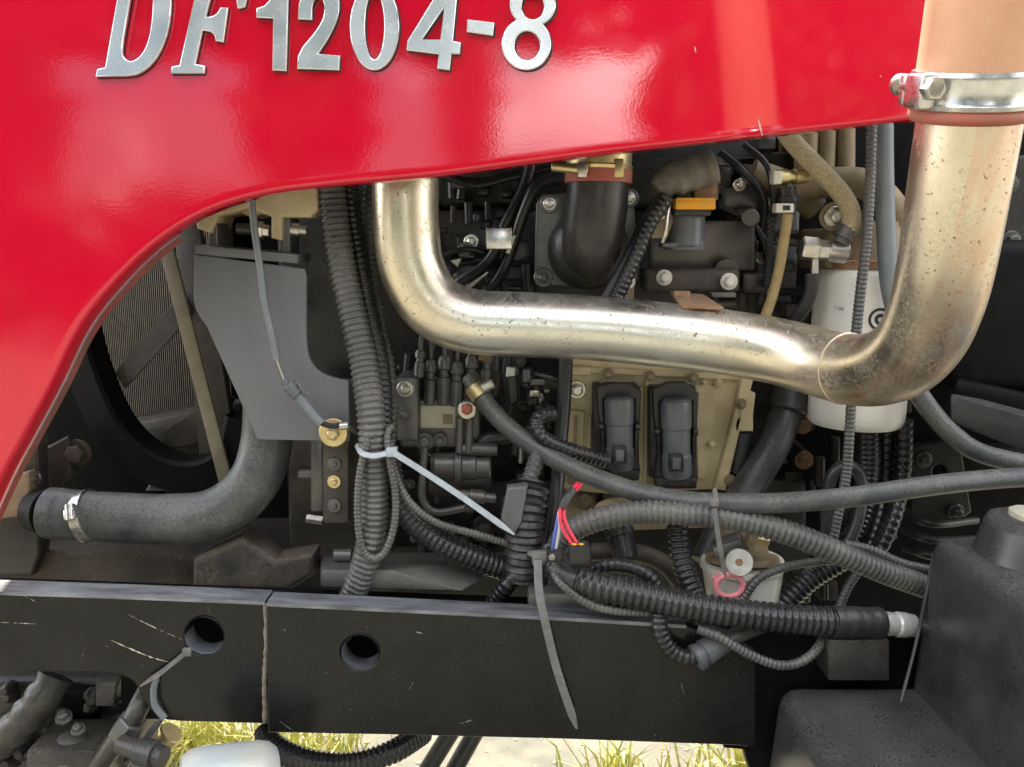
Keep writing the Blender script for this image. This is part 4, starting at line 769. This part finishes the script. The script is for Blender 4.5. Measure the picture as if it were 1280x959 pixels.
# ------------------------------------------------------------------ black intake elbow on its square flange
ie = root('intake_elbow', 'black cast intake elbow on a bolted square flange above the steel pipe', 'intake elbow', (730, 360, .2))
outline([(678, 243), (770, 236), (792, 250), (800, 350), (790, 362), (676, 358), (668, 345), (670, 255)], .20, .022, 'flange', M['cast_mid'], ie, bevel=.003)
for x, y in ((687, 255), (679, 347), (783, 350), (786, 248)):
    p = P(x, y, .2); MB().cyl(p + CD * -.004, p + CD * .006, 12 * mpp(p), 22).build('bolt_pad', M['cast_mid'], ie); bolt(x, y, .194, 6.5, M['steel'] if y < 300 else M['cast_mid'], ie, washer=1.25)
p = P(735, 312, .2); c0 = P(740, 305, .125); k = mpp(p)
MB().lathe(p, p + Vector((0, -.055, .004)), [(0, 50 * k), (.35, 50 * k), (.6, 47 * k), (.85, 40 * k), (1, 30 * k)], 40).build('elbow_base', M['cast'], ie)
el = spline([P(738, 318, .20), P(738, 314, .165), P(741, 295, .145), P(745, 265, .14), (P(748, 225, .14))], .004)
MB().tube(el, lambda i: .039 if i > 4 else .041, 40).build('elbow_neck', M['cast'], ie, smooth=60)
q = el[-1]; ax = Vector((.02, 0, 1)).normalized()
MB().lathe(q - ax * .004, q + ax * .012, [(0, .038), (0, .0425), (1, .0425), (1, .038)], 40).build('red_seal', M['red_rubber'], ie)
MB().lathe(q + ax * .010, q + ax * .05, [(0, .038), (0, .0415), (.15, .043), (.2, .041), (.55, .041), (.6, .043), (.7, .043), (1, .041)], 40).build('clamp_ring', M['yellow_zinc'], ie)
rod('clamp_screw', (690, 208, .105), (735, 213, .095), 6, M['yellow_zinc'], ie, 14); roundbox('clamp_trunnion', 722, 202, 734, 222, .09, .02, M['steel'], ie, .002); roundbox('clamp_trunnion', 768, 198, 780, 222, .10, .02, M['yellow_zinc'], ie, .002)

# ------------------------------------------------------------------ taped sensor with a yellow lock
ts = root('taped_sensor', 'sensor plug with grey taped cable boot and yellow lock', 'sensor', (860, 312, .15))
b_ = spline(px([(822, 238, .13), (838, 226, .13), (862, 217, .13), (893, 208, .13)]), .003)
MB().tube(b_, lambda i: (.014 + .0011 * i if i < 9 else .0235) + .0005 * math.sin(i * 2.4) + .001 * math.sin(i * .9) , 20, True, .85).build('tape_wrap', M['tape'], ts, smooth=50)
outline([(868, 232), (897, 225), (898, 250), (868, 250)], .135, .03, 'inner_socket', M['rust'], ts, bevel=.002)
roundbox('yellow_lock', 845, 247, 895, 262, .115, .045, M['yellow'], ts, .002); roundbox('lock_rib', 848, 252, 893, 255, .1135, .01, M['yellow'], ts, .0004)
roundbox('lower_socket', 843, 261, 889, 270, .12, .04, M['black_plastic'], ts, .002)
rod('sensor_body', (857, 312, .15), (858, 266, .15), 23, M['grey_plastic'], ts, 28, [(0, 1.12), (.06, 1.15), (.12, 1), (.9, 1), (1, .95)])
outline([(828, 304), (880, 300), (878, 313), (828, 309)], .13, .03, 'flange', M['grey_plastic'], ts, bevel=.002)
outline([(815, 268), (836, 252), (842, 275), (834, 298), (812, 298)], .135, .012, 'bracket', M['cream_dark'], ts, bevel=.001)
rod('bracket_screw', (813, 273, .125), (833, 271, .125), 4, M['yellow_zinc'], ts)
hose('twisted_wire', [(838, 250, .125), (834, 270, .12), (832, 290, .12), (828, 303, .125)], .0024, M['steel'], ts, 8, .003)
hose('smooth_cable', [(830, 244, .13), (808, 275, .13), (786, 320, .13), (752, 385, .13)], .0075, M['rubber'], ts, 12)
conduit('sleeve', [(834, 246, .115), (812, 280, .115), (795, 320, .115), (768, 380, .12)], .0098, cond, ts)

vb = root('valve_block', 'black valve block with a gritty bolted clamp strip', 'valve block', (870, 375, .2))
roundbox('block', 812, 276, 945, 340, .215, .1, M['cast_mid'], vb, .007)
roundbox('strip', 806, 336, 926, 366, .175, .05, M['cast_brown'], vb, .007, 3)
bolt(830, 347, .172, 7, M['white'], vb); bolt(911, 352, .172, 7.5, M['white'], vb)
rod('boss', (938, 272, .22), (938, 272, .18), 11, M['cast_mid'], vb); rod('boss', (908, 338, .22), (908, 338, .19), 15, M['cast_mid'], vb)
roundbox('ledge', 890, 366, 920, 372, .15, .03, M['cast_mid'], vb, .001); roundbox('side_lug', 928, 342, 960, 368, .2, .05, M['cast'], vb, .006)
outline([(788, 345), (793, 352), (792, 385), (772, 385), (778, 352)], .165, .01, 'tab', M['cream_dark'], vb); bolt(784, 352, .165, 7, M['steel'], vb)
rt = root('rusty_tab', 'small rusty steel tab plate resting on top of the steel pipe', 'tab', (875, 385, .08))
MB().hexa([P(852, 386, .065), P(905, 388, .06), P(880, 372, .12), P(838, 368, .12), P(852, 382, .065), P(905, 384, .06), P(880, 368, .12), P(838, 364, .12)]).build('plate', M['rust'], rt, .001)
roundbox('upright', 843, 364, 863, 374, .10, .01, M['rust'], rt, .001)

# ------------------------------------------------------------------ cream castings, braided hose and filter, upper right
cc_ = root('cream_housing', 'dirty cream cast housing behind the braided hose', 'housing', (1040, 240, .25))
roundbox('body', 998, 150, 1072, 215, .26, .1, M['cream_dark'], cc_, .008)
for x in (1010, 1032, 1056): rod('column', (x, 215, .25), (x + 2, 150, .25), 11, M['cream_dark'], cc_, 20)
hose('cross_pipe', [(985, 238, .24), (1040, 228, .22), (1085, 232, .2), (1115, 260, .19), (1135, 300, .19)], .020, M['cream_dark'], cc_, 22)
hose('cross_pipe', [(940, 215, .25), (985, 232, .25), (1020, 262, .25)], .018, M['cream_dark'], cc_, 20)
bh = root('braided_hose', 'cream braided hose bending down to a steel union', 'hose', (1050, 300, .14))
brd = spline(px([(972, 150, .16), (993, 180, .15), (1025, 213, .14), (1052, 243, .135), (1064, 268, .135), (1059, 290, .14)]), .0028)
MB().tube(brd, lambda i: .0118 + (.0004 if i % 2 else -.0002), 26).build('braid', M['braid'], bh, smooth=60)
rod('ferrule', (1061, 282, .14), (1049, 304, .14), 13, M['cast_mid'], bh, 24, [(0, 1), (.7, 1), (.72, .75), (1, .7)])
bolt(1043, 271, .15, 9, M['steel'], bh); rod('banjo', (1043, 271, .19), (1043, 271, .151), 18, M['cream_dark'], bh, 24)
rod('union_nut', (1001, 310, .15), (1022, 312, .15), 15, M['steel'], bh, 6); rod('union_nut', (1020, 312, .15), (1036, 313, .15), 13, M['steel'], bh, 6); rod('union_body', (1034, 313, .15), (1058, 316, .15), 14, M['steel'], bh, 22)
roundbox('filter_head', 1030, 285, 1100, 338, .17, .12, M['cream_dark'], bh, .01)
hose('lower_stem', [(1019, 322, .15), (1018, 345, .15)], .005, M['steel'], bh)
tag(hose('black_hose', [(1014, 342, .15), (1013, 365, .15), (1002, 390, .155), (984, 410, .17), (970, 430, .19)], .0088, M['rubber'], None), 'short black hose dropping from the steel union behind the pipe', 'hose')
ql = root('fuel_line', 'amber fuel line with black quick coupler and white lock clips', 'fuel line', (960, 390, .17))
hose('line', [(985, 268, .15), (980, 300, .15), (972, 345, .155), (958, 392, .16), (935, 440, .17)], .0068, M['tan_line'], ql, 16)
rod('coupler', (983, 234, .15), (985, 262, .15), 12, M['black_plastic'], ql, 20, [(0, 1), (.4, 1), (.42, 1.25), (.7, 1.25), (.72, .9), (1, .9)])
roundbox('lock_clip', 970, 254, 993, 266, .13, .02, M['white'], ql, .002); roundbox('clip_window', 979, 257, 988, 263, .1285, .004, M['black_plastic'], ql, .0005)
rod('stem', (972, 222, .15), (1010, 220, .16), 10, M['yellow_zinc'], ql, 20, [(0, 1), (.3, 1), (.32, .75), (.5, .75), (.52, 1), (.8, 1), (1, .8)]); roundbox('lock_clip', 967, 213, 978, 230, .13, .02, M['white'], ql, .002)
conduit('sleeve', [(962, 275, .19), (962, 320, .19), (958, 360, .19)], .006, cond, ql, pitch=.006, seg=12)

of = root('oil_filter', 'white spin-on oil filter can partly hidden by the big pipe bend', 'oil filter', (1075, 540, .2))
fc = P(1067, 530, .20); ft = P(1079, 334, .20); k = mpp(fc); FR = 59 * k
ft = Vector((fc.x + .004, fc.y, ft.z))
MB().lathe(fc, ft, [(0, FR * .3), (0, FR * .88), (.02, FR * .95), (.05, FR * .985), (.10, FR), (.94, FR), (.97, FR * .985), (.985, FR * .93), (1, FR * .9)], 64).build('can', M['white'], of, smooth=40)
MB().lathe(ft - Vector((0, 0, .003)), ft + Vector((0, 0, .010)), [(0, FR * .9), (.1, FR * .96), (.9, FR * .95), (1, FR * .85)], 64).build('rusty_rim', M['rust'], of)
MB().lathe(ft + Vector((0, 0, .008)), ft + Vector((0, 0, .06)), [(0, FR * .8), (.4, FR * .75), (1, FR * .6)], 40).build('filter_base', M['cream_dark'], of)
# printing on the can: ring emblem and the end of a word, laid on the cylinder
def on_can(ang, z, r=FR): return Vector((fc.x + .002 + math.sin(ang) * r, fc.y - math.cos(ang) * r, z))
def print_ring(ang, z, r0, r1, nm):
    b = MB(); n_ = 30; vs = []
    for j in range(n_):
        a = 2 * math.pi * j / n_
        for rr_ in (r0, r1): vs.append(on_can(ang + rr_ * math.cos(a) / FR, z + rr_ * math.sin(a), FR + .0007))
    b.add(vs, [(2 * j, 2 * j + 1, 2 * ((j + 1) % n_) + 1, 2 * ((j + 1) % n_)) for j in range(n_)]); return b.build(nm, M['ink'], of)
ze = P(1097, 399, .14).z
print_ring(-.03, ze, .0115, .0150, 'printed_ring'); print_ring(-.03, ze, .003, .0075, 'printed_ring')
def strokes(word, ang0, z0, h, nm):
    G = {'C': [[(1, .9), (.6, 1), (.15, .8), (0, .5), (.15, .2), (.6, 0), (1, .1)]], 'T': [[(0, 1), (1, 1)], [(.5, 1), (.5, 0)]], 'I': [[(.5, 1), (.5, 0)]], 'O': [[(.5, 1), (.1, .8), (0, .5), (.1, .2), (.5, 0), (.9, .2), (1, .5), (.9, .8), (.5, 1)]], 'N': [[(0, 0), (0, 1), (1, 0), (1, 1)]]}
    b = MB(); x = 0
    for ch_ in word:
        for s in G[ch_]:
            for (xa, ya), (xb, yb) in zip(s, s[1:]):
                u = Vector((xb - xa, yb - ya)); u = u.normalized() * .09; w_ = Vector((-u.y, u.x))
                vs = [Vector((xa, ya)) - w_, Vector((xb, yb)) - w_, Vector((xb, yb)) + w_, Vector((xa, ya)) + w_]
                b.add([on_can(ang0 + (x + q_.x * h * .6) / FR, z0 + q_.y * h, FR + .0007) for q_ in vs], [(0, 1, 2, 3)])
        x += h * .85
    b.build(nm, M['ink'], of, smooth=0)
strokes('TION', -.92, P(1040, 389, .14).z, .0040, 'printed_word')

# ------------------------------------------------------------------ fuel filter bowl with a pink ring tag
fb_ = root('filter_bowl', 'pale filter bowl with a metal head and a pink ring', 'filter', (925, 760, .09))
w0, w1 = P(928, 765, .09), P(928, 700, .09); k = mpp(w0)
MB().lathe(w0, w1, [(0, 20 * k), (.05, 38 * k), (.3, 44 * k), (.85, 49 * k), (.9, 52 * k), (1, 50 * k)], 40).build('bowl', M['white'], fb_)
rod('head', (928, 702, .09), (928, 650, .10), 40, M['cream_dark'], fb_, 32, [(0, 1.15), (.15, 1.1), (.2, .8), (.7, .7), (1, .45)])
rod('side_port', (895, 690, .07), (930, 676, .06), 15, M['cast_mid'], fb_); rod('cap', (925, 702, .06), (924, 703, .025), 17, M['steel'], fb_, 30, [(0, 1), (.5, 1), (.55, .85), (.75, .85), (.8, 1), (1, .96)]); rod('cap_socket', (924, 703, .026), (924, 703, .0235), 5, M['rust'], fb_, 6)
rod('brass_plug', (942, 672, .05), (960, 676, .05), 9, M['yellow_zinc'], fb_, 6); rod('brass_plug', (935, 668, .05), (945, 670, .05), 12, M['cream_dark'], fb_, 16)
rt_ = root('pink_ring_tag', 'small pink plastic ring hanging in front of the pale bowl', 'ring', (910, 750, .03))
rp = P(912, 732, .03); k = mpp(rp); tr = spline([rp + Vector((math.cos(a) * 17 * k, 0, math.sin(a) * 14 * k)) for a in [2 * math.pi * j / 12 for j in range(13)]], .003); MB().tube(tr, .0034, 10).build('ring', M['pink'], rt_)
outline([(890, 722), (900, 718), (902, 730), (894, 734)], .028, .006, 'tab', M['pink'], rt_, bevel=.001)
cs = root('cream_sensor', 'cream sensor plug with a black cable right of the side rib', 'sensor', (928, 560, .22))
outline([(925, 500), (935, 487), (945, 492), (942, 520), (942, 540), (917, 540), (919, 515)], .20, .03, 'plug_body', M['cream'], cs, bevel=.003); rod('cable_boot', (930, 540, .215), (922, 590, .215), 11, M['rubber'], cs)
cs2 = root('grey_sensor', 'dark grey plug hanging under the cream plate', 'plug', (780, 700, .1))
rod('body', (768, 640, .10), (782, 697, .08), 19, M['black_plastic'], cs2, 24, [(0, .8), (.2, .85), (.22, 1), (.5, 1), (.52, .9), (1, .82)]); rod('collar', (764, 628, .11), (768, 645, .10), 22, M['cream_dark'], cs2)
tag(hose('grey_elbow', [(740, 690, .13), (790, 690, .12), (830, 705, .12), (860, 740, .12)], .012, M['cast_brown'], None), 'brown metal pipe bend in the shade under the cream plate', 'pipe')

# ------------------------------------------------------------------ battery box right, plastic tank
bx = root('battery_box', 'black ribbed box at the right edge behind the big pipe', 'box', (1250, 560, .2))
roundbox('upper_case', 1200, 300, 1420, 492, .17, .2, M['deep'], bx, .02, 4)
MB().hexa([P(1188, 528, .10), P(1420, 620, .10), P(1420, 600, .3), P(1188, 520, .3), P(1188, 492, .10), P(1420, 555, .10), P(1420, 530, .3), P(1188, 488, .3)]).build('tray', M['tank'], bx, .006)
MB().hexa([P(1192, 494, .13), P(1420, 556, .13), P(1420, 540, .2), P(1192, 490, .2), P(1196, 474, .13), P(1420, 520, .13), P(1420, 520, .2), P(1196, 470, .2)]).build('lid_edge', M['deep'], bx, .006)
tk = root('plastic_tank', 'black moulded plastic tank with a filler neck at the lower right', 'tank', (1150, 959, -.1))
def hx(a, nm, bev, m_, par, sg=5): return MB().hexa([Vector(v) for v in a]).build(nm, m_, par, bev, sg, smooth=60)
zb, zt = .714, .905
hx([(.480, -.36, .40), (1.0, -.36, .40), (1.0, .02, .40), (.470, .02, .40), (.510, -.33, zt - .01), (1.0, -.33, zt), (1.0, .015, zt + .006), (.500, .015, zt + .003)], 'upper_shell', .022, M['tank'], tk)
hx([(.305, -.42, .42), (1.0, -.42, .42), (1.0, .03, .42), (.305, .03, .42), (.328, -.40, zb), (.95, -.40, zb), (.95, .02, zb), (.328, .02, zb)], 'lower_shell', .024, M['tank'], tk)
nk = Vector((.590, -.055, zt - .01)); MB().lathe(nk, nk + Vector((.004, 0, .052)), [(0, .068), (.3, .064), (.75, .060), (.93, .056), (1, .046)], 48).build('filler_neck', M['tank'], tk, smooth=60)
MB().lathe(nk + Vector((.004, 0, .050)), nk + Vector((.005, 0, .058)), [(0, .037), (.7, .037), (1, .033)], 40).build('cap', M['label'], tk)
tag(hose('black_rod', [(1168, 690, .02), (1158, 740, -.0), (1146, 800, -.02), (1126, 878, -.055)], .0022, M['rubber'], None, 8), 'thin black cable running down the corner of the plastic tank', 'cable')

# ------------------------------------------------------------------ front axle parts under the rail, lower left
ax_ = root('front_axle', 'greasy black front axle casting below the left rail end', 'axle', (60, 1000, .1))
outline([(-80, 850), (40, 848), (150, 850), (172, 870), (180, 905), (160, 960), (150, 1060), (-80, 1060)], .14, .12, 'housing', M['cast'], ax_, bevel=.01)
outline([(40, 862), (120, 866), (118, 905), (80, 910), (50, 895)], .12, .03, 'pocket', M['deep'], ax_, bevel=.006)
outline([(118, 848), (148, 850), (140, 885), (118, 885)], .10, .05, 'ear', M['cast_mid'], ax_, bevel=.006)
MB().tube(spline(px([(-40, 960, .08), (20, 910, .07), (55, 870, .07), (70, 845, .08)]), .008), lambda i: .022 + .002 * math.sin(i * 1.7), 16).build('arm', M['cast'], ax_)
p = P(92, 935, .06); MB().lathe(p + Vector((0, 0, -.05)), p + Vector((0, 0, .02)), [(0, .034), (.5, .034), (.7, .028), (.75, .022), (.95, .018), (1, .012)], 28).build('king_pin_cap', M['cast_mid'], ax_)
bolt(98, 912, .05, 6, M['cast_mid'], ax_, d=(0, -.5, 1)); bolt(80, 897, .06, 7, M['cast_mid'], ax_, d=(0, -.5, 1))
roundbox('lower_plate', 30, 938, 120, 1000, .03, .08, M['cast'], ax_, .008)
for k in range(30):
    x, y = random.uniform(-10, 175), random.uniform(855, 955); rr_ = random.uniform(4, 12); q = P(x, y, .13); rr_ *= mpp(q)
    MB().lathe(q, q + Vector((0, -.02, .004)), [(0, rr_ * 1.2), (.6, rr_), (1, rr_ * .5)], 9, random.random()).build('grease_lump', random.choice([M['cast'], M['cast_brown'], M['cast']]), ax_)
hf2 = root('hydraulic_fitting', 'black hydraulic elbow fitting and hose ends below the rail cut-out', 'hydraulic fitting', (170, 950, .0))
hose('elbow', [(118, 965, .03), (140, 935, .02), (162, 905, .02), (176, 880, .03), (185, 862, .05)], .0125, M['cast'], hf2, 18)
rod('nut', (150, 922, .02), (166, 900, .02), 17, M['cast_mid'], hf2, 6); rod('branch', (150, 930, .0), (173, 938, -.01), 12, M['cast'], hf2, 20)
rod('cap', (172, 938, -.01), (205, 947, -.02), 17, M['rubber'], hf2, 26, [(0, .8), (.1, 1), (.7, 1.05), (.75, .8), (1, .8)])
hose('line', [(196, 905, .03), (182, 925, .03), (165, 955, .02)], .004, M['tie_black'], hf2, 8)
rod('hanging_line', (205, 895, .02), (160, 960, .02), 3, M['cast_mid'], hf2)
tag(rod('cylinder_cover', (225, 990, -.10), (345, 975, -.06), 50, M['chrome_rod'], None, 40, [(0, .8), (.08, .95), (.2, 1), (.8, 1), (.92, .95), (1, .8)]), 'pale grey rounded steel cover poking up at the bottom left', 'cover')
rod('under_tube', (215, 915, .3), (170, 965, .3), 16, M['yellow_zinc'], None); tag(bpy.data.objects['under_tube'], 'yellowish steel tube under the rail beside the grass', 'tube')
tag(conduit('low_conduit', [(330, 915, .18), (345, 935, .15), (385, 952, .13), (440, 955, .13), (490, 940, .15), (530, 915, .20)], .017, cond), 'black corrugated conduit drooping below the rail over the ground', 'conduit', 'corrugated conduits')
for (a, b2, lb) in (((520, 985, .25), (570, 905, .28), 'left one of two black link bars under the rail'), ((555, 985, .3), (600, 905, .33), 'right one of two black link bars under the rail')):
    tag(rod('link_bar', a, b2, 11, M['cast'], None, 14), lb, 'bar', 'link bars under the rail')
